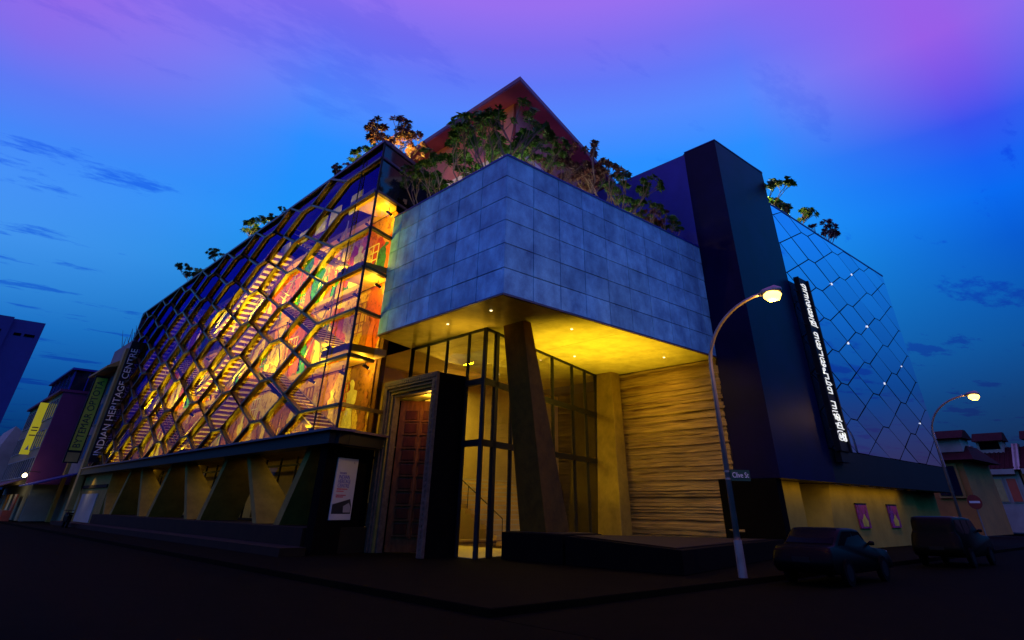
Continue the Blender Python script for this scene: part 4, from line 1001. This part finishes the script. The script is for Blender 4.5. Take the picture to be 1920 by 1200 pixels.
MB().box((-3.4, 99.5, 0), (8, 122, 8.6)).build('wall', M['nearblack'], b3)
MB().box((-3.45, 99.4, 8.6), (8, 122, 8.9)).build('cornice', M['nearblack'], b3)
b4 = thing('gabled_house', 'pale house gable rising at the left edge of the lane', 'building', (-5, 102, 0))
MB().ext([(-5.6, 96, 0), (-4.05, 96, 0), (-4.05, 96, 9.9), (-4.9, 96, 10.4), (-5.6, 96, 8.2)], (0, 14, 0)).build('wall', M['whitewall'], b4)
MB().box((-4.045, 96.1, 3), (-3.5, 109, 9.6)).build('flank_pier', M['shutterblue'], b4)
# five-foot-way awnings and their lamps
aw = thing('awning', 'brown cloth awning over the shopfronts of the cream shophouse', 'awning', (-5, 84, 3.4))
MB().hexa([(-7.0, 69, 2.7), (-4.45, 69, 3.6), (-4.45, 91, 3.6), (-7.0, 91, 2.7), (-7.0, 69, 2.8), (-4.45, 69, 3.72), (-4.45, 91, 3.72), (-7.0, 91, 2.8)]).build('cloth', M['awning'], aw)
for y in (69.5, 76, 83, 90): MB().tube([(-6.9, y, 0), (-6.9, y, 2.75)], 0.06, 6).build('post', M['blackmatt'], aw)
aw2 = thing('awning', 'dark blue sloping awning on the grey shophouse', 'awning', (-3, 62, 3.3))
MB().hexa([(-5.0, 58.6, 2.95), (-1.5, 58.6, 4.0), (-1.5, 67.6, 4.0), (-5.0, 67.6, 2.95), (-5.0, 58.6, 3.05), (-1.5, 58.6, 4.1), (-1.5, 67.6, 4.1), (-5.0, 67.6, 3.05)]).build('cloth', M['awningblue'], aw2)
for i, (x, y, z, lb) in enumerate(((-5.0, 66.5, 3.9, 'small bright lamp above the awnings beside the purple flank'), (-7.2, 80, 3.4, 'small bright lamp above the brown awning near the left edge'))):
    t = thing('wall_lamp', lb, 'lamp', (x, y, z), 'small lamps over the shop awnings')
    MB().tube([(x + 1.2, y, z + 0.3), (x, y, z + 0.35), (x, y, z + 0.15)], 0.04, 6).build('arm', M['blackmatt'], t)
    MB().tube([(x, y, z + 0.16), (x, y, z + 0.02), (x, y, z - 0.1), (x, y, z - 0.2)], [0.08, 0.2, 0.2, 0.06], 10).build('globe', M['lampglow2'], t)
# shop displays
for i, (y, c, lb) in enumerate(((70, 'shutterred', 'red display stand under the brown awning nearest the purple flank'), (73.5, 'whitewall', 'white display stand under the brown awning'), (77, 'orangewall', 'orange display stand under the brown awning'), (81, 'greywall', 'grey display stand farthest under the brown awning'))):
    t = thing('display_stand', lb, 'stand', (-4.6, y, 0), 'display stands under the awning')
    MB().box((-5.2, y, 0), (-4.4, y + 1.6, 0.9)).build('base', M[c], t)
    MB().box((-4.55, y, 0.9), (-4.4, y + 1.6, 2.3)).build('back_board', M[c], t)
# motorcycle under a dark cover near the shuttered end
mc = thing('motorcycle', 'dark parked motorcycle in front of the white shutter at the lane side', 'motorcycle', (-3.4, 47, 0))
for y in (46.3, 47.7):
    w_ = MB().disc((-3.48, y, 0.31), (1, 0, 0), 0.31, 0.14, 18).build('wheel', M['tyre'], mc)
    MB().disc((-3.49, y, 0.31), (1, 0, 0), 0.19, 0.16, 14).build('rim', M['rim'], w_)
MB().ext([(-3.55, 46.2, 0.35), (-3.55, 47.7, 0.35), (-3.55, 47.9, 0.75), (-3.55, 47.5, 1.0), (-3.55, 47.1, 0.82), (-3.55, 46.2, 0.85)], (0.3, 0, 0)).build('body', M['carpaint'], mc, bevel=0.05)
MB().box((-3.57, 46.1, 0.86), (-3.23, 47.0, 0.96)).build('seat', M['tyre'], mc, bevel=0.03)
MB().tube([(-3.75, 47.45, 1.12), (-3.05, 47.45, 1.12)], 0.025, 6).tube([(-3.4, 47.45, 0.9), (-3.4, 47.45, 1.12)], 0.025, 6).build('handlebar', M['blackmatt'], mc)
# rooftop aerials and railing behind the sign
ra = thing('rooftop_plants', 'spiky rooftop plants and rods above the grey shophouse', 'plants', (0, 62, 16.2))
rq = MB(); r = random.Random(4)
for i in range(46):
    x, y = r.uniform(-1.2, 1.5), r.uniform(57.8, 65.5); rq.tube([(x, y, 16.2), (x + r.uniform(-0.7, 0.7), y + r.uniform(-0.7, 0.7), 16.2 + r.uniform(0.8, 3.0))], [0.05, 0.015], 4)
rq.build('stems', M['darkleaf'], ra)
# far tower block
fb = thing('tower_block', 'tall blue-grey tower block far off at the left edge', 'building', (-10, 210, 0))
MB().box((-24, 200, 0), (-7.0, 212, 45.0)).build('wall', M['towerwall'], fb)
MB().box((-6.99, 201, 0), (0.4, 214, 44.8)).build('wing', M['towerwall'], fb)
for i in range(11):
    z = 4 + i * 3.6
    f = MB().box((-13.0, 199.90, z), (-8.6, 200.02, z + 1.5)).build('window', M['nearblack'], fb)
    MB().box((-12.8, 199.86, z + 0.1), (-8.8, 199.895, z + 1.4)).build('pane', M['darkglass'], f)
    f = MB().box((-20.0, 199.90, z), (-15.0, 200.02, z + 1.5)).build('window', M['nearblack'], fb)
    MB().box((-19.8, 199.86, z + 0.1), (-15.2, 199.895, z + 1.4)).build('pane', M['darkglass'], f)
for x0, x1 in ((-5.6, -3.9), (-3.2, -0.8)):
    MB().box((x0, 200.9, 40.6), (x1, 201.02, 41.3)).build('vent_slot', M['nearblack'], fb)
# street trees at the far left
def round_tree(name, label, loc, rad, seed):
    t = thing(name, label, 'tree', loc, 'dark street trees at the end of the lane')
    r = random.Random(seed); lv = MB(); x, y, z = loc
    MB().tube([(x, y, 0), (x + 0.2, y, rad * 0.8), (x, y, rad * 1.6)], [0.3, 0.22, 0.1], 8).build('trunk', M['bark'], t)
    for i in range(900):
        v = Vector((r.gauss(0, 1), r.gauss(0, 1), r.gauss(0, 0.8))).normalized() * rad * (r.random() ** 0.4) * r.uniform(0.75, 1.1)
        p = Vector((x, y, rad * 1.9)) + v; a = Vector((r.uniform(-1, 1), r.uniform(-1, 1), r.uniform(-1, 1))).normalized(); b = a.orthogonal().normalized()
        lv.add([p - a * 0.35, p + b * 0.2, p + a * 0.35, p - b * 0.2], [(0, 1, 2, 3)])
    lv.build('crown', M['darkleaf'], t)
round_tree('street_tree', 'dark round tree behind the pale gable at the left edge', (-9.0, 125, 0), 4.6, 1)
round_tree('street_tree', 'smaller dark tree between the pale gable and the yellow lit sign', (-5.5, 132, 0), 4.3, 2)

# ------------------------------------------------------------------ shophouses at the far right
def far_house(x, y0, y1, zE, zR, wall, label, shut):
    t = thing('shophouse', label, 'building', (x + 4, (y0 + y1) / 2, 0))
    MB().box((x, y0, 0), (x + 10, y1, zE)).build('wall', wall, t)
    rf_ = MB().hexa([(x - 0.5, y0, zE), (x + 10, y0, zE), (x + 10, y1, zE), (x - 0.5, y1, zE), (x + 3.6, y0, zR), (x + 4.4, y0, zR), (x + 4.4, y1, zR), (x + 3.6, y1, zR)]).build('roof', M['rooftile'], t)
    # ribs of the tiled roof
    n = int((y1 - y0) / 0.45); rb = MB()
    for i in range(n):
        y = y0 + (i + 0.5) * (y1 - y0) / n
        rb.bar((x - 0.5, y, zE + 0.03), (x + 3.6, y, zR + 0.02), 0.16, 0.08, Vector((0, 1, 0)).cross(Vector((4.1, 0, zR - zE))).normalized())
    rb.build('tile_ribs', M['rooftile'], rf_)
    for y in (y0, y1):
        MB().hexa([(x - 0.7, y - 0.22, zE - 0.1), (x + 0.3, y - 0.22, zE - 0.1), (x + 0.3, y + 0.22, zE - 0.1), (x - 0.7, y + 0.22, zE - 0.1), (x + 3.3, y - 0.22, zR + 0.35), (x + 4.6, y - 0.22, zR + 0.35), (x + 4.6, y + 0.22, zR + 0.35), (x + 3.3, y + 0.22, zR + 0.35)]).build('party_wall', M['whitewall'], t)
    MB().box((x - 0.55, y0 + 0.25, zE - 0.55), (x - 0.01, y1 - 0.25, zE - 0.02)).build('cornice', M['whitewall'], t)
    # jack roof
    yc = (y0 + y1) / 2; hw = (y1 - y0) * 0.28
    j = MB().box((x + 2.6, yc - hw, zR - 0.9), (x + 5, yc + hw, zR + 0.7)).build('jack_roof_wall', M['whitewall'], t)
    MB().hexa([(x + 2.0, yc - hw - 0.3, zR + 0.7), (x + 5.4, yc - hw - 0.3, zR + 0.7), (x + 5.4, yc + hw + 0.3, zR + 0.7), (x + 2.0, yc + hw + 0.3, zR + 0.7), (x + 3.6, yc - hw - 0.3, zR + 1.7), (x + 4.4, yc - hw - 0.3, zR + 1.7), (x + 4.4, yc + hw + 0.3, zR + 1.7), (x + 3.6, yc + hw + 0.3, zR + 1.7)]).build('jack_roof', M['rooftile'], t)
    MB().box((x + 2.55, yc - hw * 0.8, zR - 0.2), (x + 2.59, yc + hw * 0.8, zR + 0.6)).build('louvre', M['nearblack'], j)
    n = len(shut); w = (y1 - y0 - 0.6) / n
    for i, c in enumerate(shut):
        a = y1 - 0.3 - (i + 1) * w; b = a + w
        f = MB().box((x - 0.10, a + 0.12, 2.9), (x - 0.01, b - 0.12, 5.4)).build('window', M['whitewall'], t)
        MB().box((x - 0.14, a + 0.25, 3.0), (x - 0.102, b - 0.25, 5.3)).build('shutter', M[c], f)
    return t
far_house(82, 0.9, 5.7, 6.3, 8.8, M['whitewall'], 'pale shophouse with blue, yellow and red shutters at the far right', ['shutterblue', 'shutteryel', 'shutterred'])
far_house(82, -4.5, 0.7, 6.3, 8.8, M['orangewall'], 'orange shophouse cut by the right edge of the view', ['shutteryel', 'shutterred', 'shutteryel'])
o1 = thing('shophouse', 'orange corner house with a dark blue bay just beyond the mirrored facade', 'building', (64, 4, 0))
MB().box((62, 1.5, 0), (72, 9.5, 6.2)).build('wall', M['orangewall'], o1)
f = MB().box((61.8, 2.1, 3.0), (61.99, 4.4, 5.9)).build('window', M['goldtrim'], o1)
MB().box((61.75, 2.3, 3.2), (61.79, 4.2, 5.7)).build('pane', M['darkglass'], f)
MB().hexa([(61.3, 0.3, 6.2), (72, 0.3, 6.2), (72, 9.5, 6.2), (61.3, 9.5, 6.2), (64.5, 1.2, 7.6), (68, 1.2, 7.6), (68, 9.5, 7.6), (64.5, 9.5, 7.6)]).build('roof', M['rooftile'], o1)
MB().box((63.0, 1.3, 7.0), (66, 4.0, 8.2)).build('jack_roof_wall', M['whitewall'], o1)
MB().hexa([(62.5, 0.9, 8.2), (66.4, 0.9, 8.2), (66.4, 4.4, 8.2), (62.5, 4.4, 8.2), (63.9, 0.9, 9.0), (64.7, 0.9, 9.0), (64.7, 4.4, 9.0), (63.9, 4.4, 9.0)]).build('jack_roof', M['rooftile'], o1)
# no-entry sign
ne = thing('no_entry_sign', 'round red no-entry sign with a white bar near the far shophouses', 'sign', (39.1, -3.88, 0))
MB().tube([(39.1, -3.88, 0), (39.1, -3.88, 2.6)], 0.05, 8).build('post', M['galv'], ne)
d_ = Vector((-0.95, -0.3, 0)).normalized()
MB().disc(Vector((39.1, -3.88, 2.35)) + d_ * 0.06, d_, 0.42, 0.02, 20).build('plate', M['signred'], ne)
sx_ = Vector((d_.y, -d_.x, 0)); c0 = Vector((39.1, -3.88, 2.35)) + d_ * 0.085
MB().ext([c0 - sx_ * 0.3 + Vector((0, 0, -0.06)), c0 + sx_ * 0.3 + Vector((0, 0, -0.06)), c0 + sx_ * 0.3 + Vector((0, 0, 0.06)), c0 - sx_ * 0.3 + Vector((0, 0, 0.06))], d_ * 0.01).build('bar', M['lettering'], ne)

# ------------------------------------------------------------------ parked vehicles on the side street
def car(name, label, cat, loc, rot, prof, win, width, paint, wheels, hgt):
    t = thing(name, label, cat, loc)
    mw = Matrix.Translation(loc) @ Matrix.Rotation(rot, 4, 'Z')
    def P(x, y, z): return mw @ Vector((x, y, z))
    hw = width / 2
    b = MB()
    # rounded body: the profile is smoothed, then lofted across the width
    pr = []; n = len(prof)
    for i in range(n):
        p0, p1, p2, p3 = (Vector((*prof[(i + k) % n], 0)) for k in (-1, 0, 1, 2))
        for u in (0.0, 0.25, 0.5, 0.75):
            q = 0.5 * ((2 * p1) + (p2 - p0) * u + (2 * p0 - 5 * p1 + 4 * p2 - p3) * u * u + (3 * p1 - p0 - 3 * p2 + p3) * u ** 3)
            q = q.lerp(p1.lerp(p2, u), 0.45); pr.append((q.x, q.y))
    n = len(pr); cxp = sum(p[0] for p in pr) / n; czp = 0.72
    ks = ((-1.0, 0.90), (-0.98, 0.955), (-0.90, 0.99), (-0.6, 1.0), (0.6, 1.0), (0.90, 0.99), (0.98, 0.955), (1.0, 0.90))
    vs_, fs_ = [], []
    for yk, k in ks:
        for x, z in pr:
            tum = 1.0 - 0.14 * max(0.0, min(1.0, (z - hgt * 0.60) / (hgt * 0.12)))
            vs_.append(P(cxp + (x - cxp) * (0.5 + 0.5 * k), yk * hw * tum, czp + (z - czp) * k))
    for r_ in range(len(ks) - 1):
        for i in range(n): fs_.append((r_ * n + i, r_ * n + (i + 1) % n, (r_ + 1) * n + (i + 1) % n, (r_ + 1) * n + i))
    fs_.append(tuple(range(n - 1, -1, -1))); fs_.append(tuple((len(ks) - 1) * n + i for i in range(n)))
    b.add(vs_, fs_).build('body', paint, t, smooth=True)
    MB().box((-0.015, -0.26, -0.06), (0.015, 0.26, 0.06)).build('number_plate', M['rim'], t).matrix_basis = Matrix.Translation(P(min(p[0] for p in pr) + 0.02, 0, 0.62))
    for sgn in (-1, 1):
        MB().tube([P(0.75, sgn * hw * 0.90, hgt * 0.70), P(0.72, sgn * hw * 1.02, hgt * 0.72), P(0.72, sgn * hw * 1.14, hgt * 0.72)], [0.02, 0.06, 0.05], 8).build('wing_mirror', paint, t)
    for poly in win['side']:
        for sgn in (-1, 1):
            MB().ext([P(x, sgn * (hw * (1 - 0.14 * max(0, min(1, (z - hgt * 0.62) / (hgt * 0.06 + 0.001)))) + 0.004), z) for x, z in poly], (mw.to_3x3() @ Vector((0, sgn * 0.012, 0)))).build('side_window', M['carglass'], t)
    for (x0, z0, x1, z1) in win['ends']:
        nx = Vector((z1 - z0, 0, -(x1 - x0))).normalized() * 0.012
        if nx.z < 0: nx = -nx
        MB().ext([P(x0, -hw * 0.80, z0) + mw.to_3x3() @ nx * 0.4, P(x0, hw * 0.80, z0) + mw.to_3x3() @ nx * 0.4, P(x1, hw * 0.74, z1) + mw.to_3x3() @ nx * 0.4, P(x1, -hw * 0.74, z1) + mw.to_3x3() @ nx * 0.4], mw.to_3x3() @ nx).build('windscreen', M['carglass'], t)
    for wx in wheels:
        for sgn in (-1, 1):
            w_ = MB().disc(P(wx, sgn * (hw - 0.12), 0.32), mw.to_3x3() @ Vector((0, sgn, 0)), 0.32, 0.16, 20).build('wheel', M['tyre'], t)
            MB().disc(P(wx, sgn * (hw + 0.035), 0.32), mw.to_3x3() @ Vector((0, sgn, 0)), 0.2, 0.012, 14).build('rim', M['rim'], w_)
    xs_ = [p[0] for p in prof]
    for sgn in (-1, 1):
        MB().box((-0.03, -0.16, -0.07), (0.03, 0.16, 0.07)).build('tail_lamp', M['redlens'], t).matrix_basis = Matrix.Translation(P(min(xs_) + 0.0, sgn * hw * 0.72, 0.78))
        MB().box((-0.03, -0.18, -0.07), (0.03, 0.18, 0.07)).build('headlamp', M['clearlens'], t).matrix_basis = Matrix.Translation(P(max(xs_) - 0.0, sgn * hw * 0.70, 0.68))
    return t
sedan = [(-2.1, 0.3), (2.1, 0.3), (2.15, 0.62), (1.9, 0.78), (0.95, 0.88), (0.35, 1.32), (-0.9, 1.35), (-1.6, 0.96), (-2.1, 0.90)]
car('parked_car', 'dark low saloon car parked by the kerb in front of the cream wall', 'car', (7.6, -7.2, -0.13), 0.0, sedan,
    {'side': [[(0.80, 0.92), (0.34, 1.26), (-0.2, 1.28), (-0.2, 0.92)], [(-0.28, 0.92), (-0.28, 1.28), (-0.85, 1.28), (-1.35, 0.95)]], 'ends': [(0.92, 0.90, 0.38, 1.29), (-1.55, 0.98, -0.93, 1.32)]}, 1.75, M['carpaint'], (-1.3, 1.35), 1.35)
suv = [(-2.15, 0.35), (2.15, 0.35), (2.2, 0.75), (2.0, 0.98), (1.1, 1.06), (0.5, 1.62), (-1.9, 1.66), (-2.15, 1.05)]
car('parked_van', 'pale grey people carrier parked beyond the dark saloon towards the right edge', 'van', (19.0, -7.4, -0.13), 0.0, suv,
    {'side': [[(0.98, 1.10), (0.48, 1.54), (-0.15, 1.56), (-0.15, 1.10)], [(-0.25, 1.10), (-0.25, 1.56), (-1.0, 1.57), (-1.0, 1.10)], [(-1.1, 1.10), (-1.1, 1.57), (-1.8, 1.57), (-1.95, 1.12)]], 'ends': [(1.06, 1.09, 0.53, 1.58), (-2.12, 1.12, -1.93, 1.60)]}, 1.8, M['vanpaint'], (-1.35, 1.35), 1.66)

# ------------------------------------------------------------------ lamps of the building and added fill strips
def area(name, loc, target, sx, sy, energy, color, spread=180):
    l = bpy.data.lights.new(name, 'AREA'); l.shape = 'RECTANGLE'; l.size = sx; l.size_y = sy; l.energy = energy; l.color = color; l.spread = math.radians(spread)
    o = bpy.data.objects.new(name, l); COL.objects.link(o); o.location = loc
    d = Vector(target) - Vector(loc)
    z = -d.normalized(); x = Vector((0, 1, 0)) if abs(z.y) < 0.9 else Vector((1, 0, 0)); y = z.cross(x).normalized(); x = y.cross(z)
    mm = Matrix.Identity(4)
    for i in range(3): mm[i][0] = x[i]; mm[i][1] = y[i]; mm[i][2] = z[i]; mm[i][3] = loc[i]
    o.matrix_world = mm; attach_l(o); return o
def spot(name, loc, target, energy, color, ang=70, blend=0.8, size=0.08):
    l = bpy.data.lights.new(name, 'SPOT'); l.energy = energy; l.color = color; l.spot_size = math.radians(ang); l.spot_blend = blend; l.shadow_soft_size = size
    o = bpy.data.objects.new(name, l); COL.objects.link(o); o.location = loc
    o.rotation_mode = 'QUATERNION'; o.rotation_quaternion = (Vector(target) - Vector(loc)).to_track_quat('-Z', 'Y')
    attach_l(o); return o
def point(name, loc, energy, color, size=0.15):
    l = bpy.data.lights.new(name, 'POINT'); l.energy = energy; l.color = color; l.shadow_soft_size = size
    o = bpy.data.objects.new(name, l); COL.objects.link(o); o.location = loc; attach_l(o); return o
def attach_l(o): pass
WARM = (1.0, 0.62, 0.20); YEL = (1.0, 0.70, 0.04); GOLD = (1.0, 0.55, 0.12)
# added unseen fill strips along each storey, standing in for track spotlights
for z, y0, y1, e, c in ((4.75, 10, 54, 560, (1.0, 0.78, 0.02)), (8.4, 10, 46, 1700, (1.0, 0.74, 0.02)), (12.4, 10, 32, 1700, (1.0, 0.76, 0.06))):
    area('gallery_strip', (-1.25, (y0 + y1) / 2, z), (0.8, (y0 + y1) / 2, z + 1.9), y1 - y0, 0.10, e, c)
for (y, z, e) in ((10.6, 7.3, 120), (10.6, 11.3, 110), (10.6, 15.4, 90), (14.5, 6.6, 55), (22.0, 11.0, 55), (30.0, 7.0, 55), (36.0, 10.8, 45), (17.5, 14.6, 55), (44.0, 7.2, 45), (27.0, 14.4, 35), (50.0, 10.5, 30)):
    point('gallery_lamp', (0.1, y, z), e, (1.0, 0.72, 0.14), 0.12)
area('top_strip', (-1.1, 17.0, 16.3), (-0.5, 17.0, 17.2), 9.0, 0.12, 30, (1.0, 0.8, 0.5))
# lobby and soffit
area('lobby_light', (8.5, 11.8, 8.4), (8.5, 11.0, 0), 8.0, 2.0, 700, (1.0, 0.72, 0.08))
spot('soffit_uplight', (7.4, 2.6, 0.95), (8.6, 3.2, 8.6), 6500, YEL, 85, 1.0, 0.2)
spot('soffit_uplight', (12.2, 3.0, 0.75), (12.6, 4.0, 8.6), 1500, YEL, 80, 1.0, 0.2)
spot('soffit_uplight', (2.2, 4.6, 6.7), (1.6, 4.8, 8.6), 150, (1.0, 0.6, 0.06), 140, 1.0, 0.2)
spot('column_light', (11.6, 5.2, 0.6), (14.2, 6.8, 5.0), 240, YEL, 70, 1.0, 0.15)
spot('strata_light', (13.2, 2.6, 8.45), (15.4, 3.4, 5.2), 180, (1.0, 0.60, 0.06), 120, 1.0, 0.2)
point('portal_light', (1.9, 7.0, 5.6), 70, (1.0, 0.55, 0.08), 0.1)
# under the ledge
area('arcade_strip', (0.2, 28.0, 3.85), (0.6, 28.0, 0.5), 36.0, 0.15, 95, (1.0, 0.66, 0.08))
spot('end_wall_light', (-2.0, 53.5, 3.7), (-1.3, 52.5, 1.0), 60, (1.0, 0.72, 0.15), 110, 1.0, 0.1)
# under the black band on the side street
area('band_strip', (25.0, -1.75, 2.86), (25.0, -1.3, 0.5), 0.2, 16.0, 42, (1.0, 0.62, 0.06))
# terrace and roof planting lights
spot('terrace_uplight', (3.0, 2.4, 15.0), (6.5, 6.5, 24.0), 150, (1.0, 0.42, 0.6), 110, 1.0, 0.15)
spot('terrace_uplight', (9.5, 3.0, 15.0), (10.5, 6.0, 24.0), 160, (1.0, 0.40, 0.6), 110, 1.0, 0.15)
spot('terrace_uplight', (2.6, 10.8, 18.9), (5.5, 12.5, 24.0), 90, (1.0, 0.40, 0.55), 110, 1.0, 0.15)
for (x, y, z, e) in ((0.45, 10.9, 19.5, 520), (0.3, 28.2, 19.9, 420), (0.3, 36.0, 19.8, 300), (23.0, -0.9, 20.2, 380), (26.4, -0.8, 20.0, 220)):
    point('plant_light', (x, y, z), e, (1.0, 0.72, 0.08), 0.1)
for (x, y) in ((1.6, 1.8), (1.7, 4.0), (6.2, 1.8), (9.4, 1.9)):
    point('plant_light', (x, y, ZT + 0.2), 75, (1.0, 0.92, 0.6), 0.1)
# shop lights on the lane
point('shop_light', (-6.2, 74, 2.6), 40, (1.0, 0.85, 0.6), 0.3)
point('shop_light', (-3.2, 62, 2.6), 15, (1.0, 0.8, 0.5), 0.3)
point('shop_light', (-5.6, 67.0, 4.3), 16, (1.0, 0.75, 0.3), 0.2)
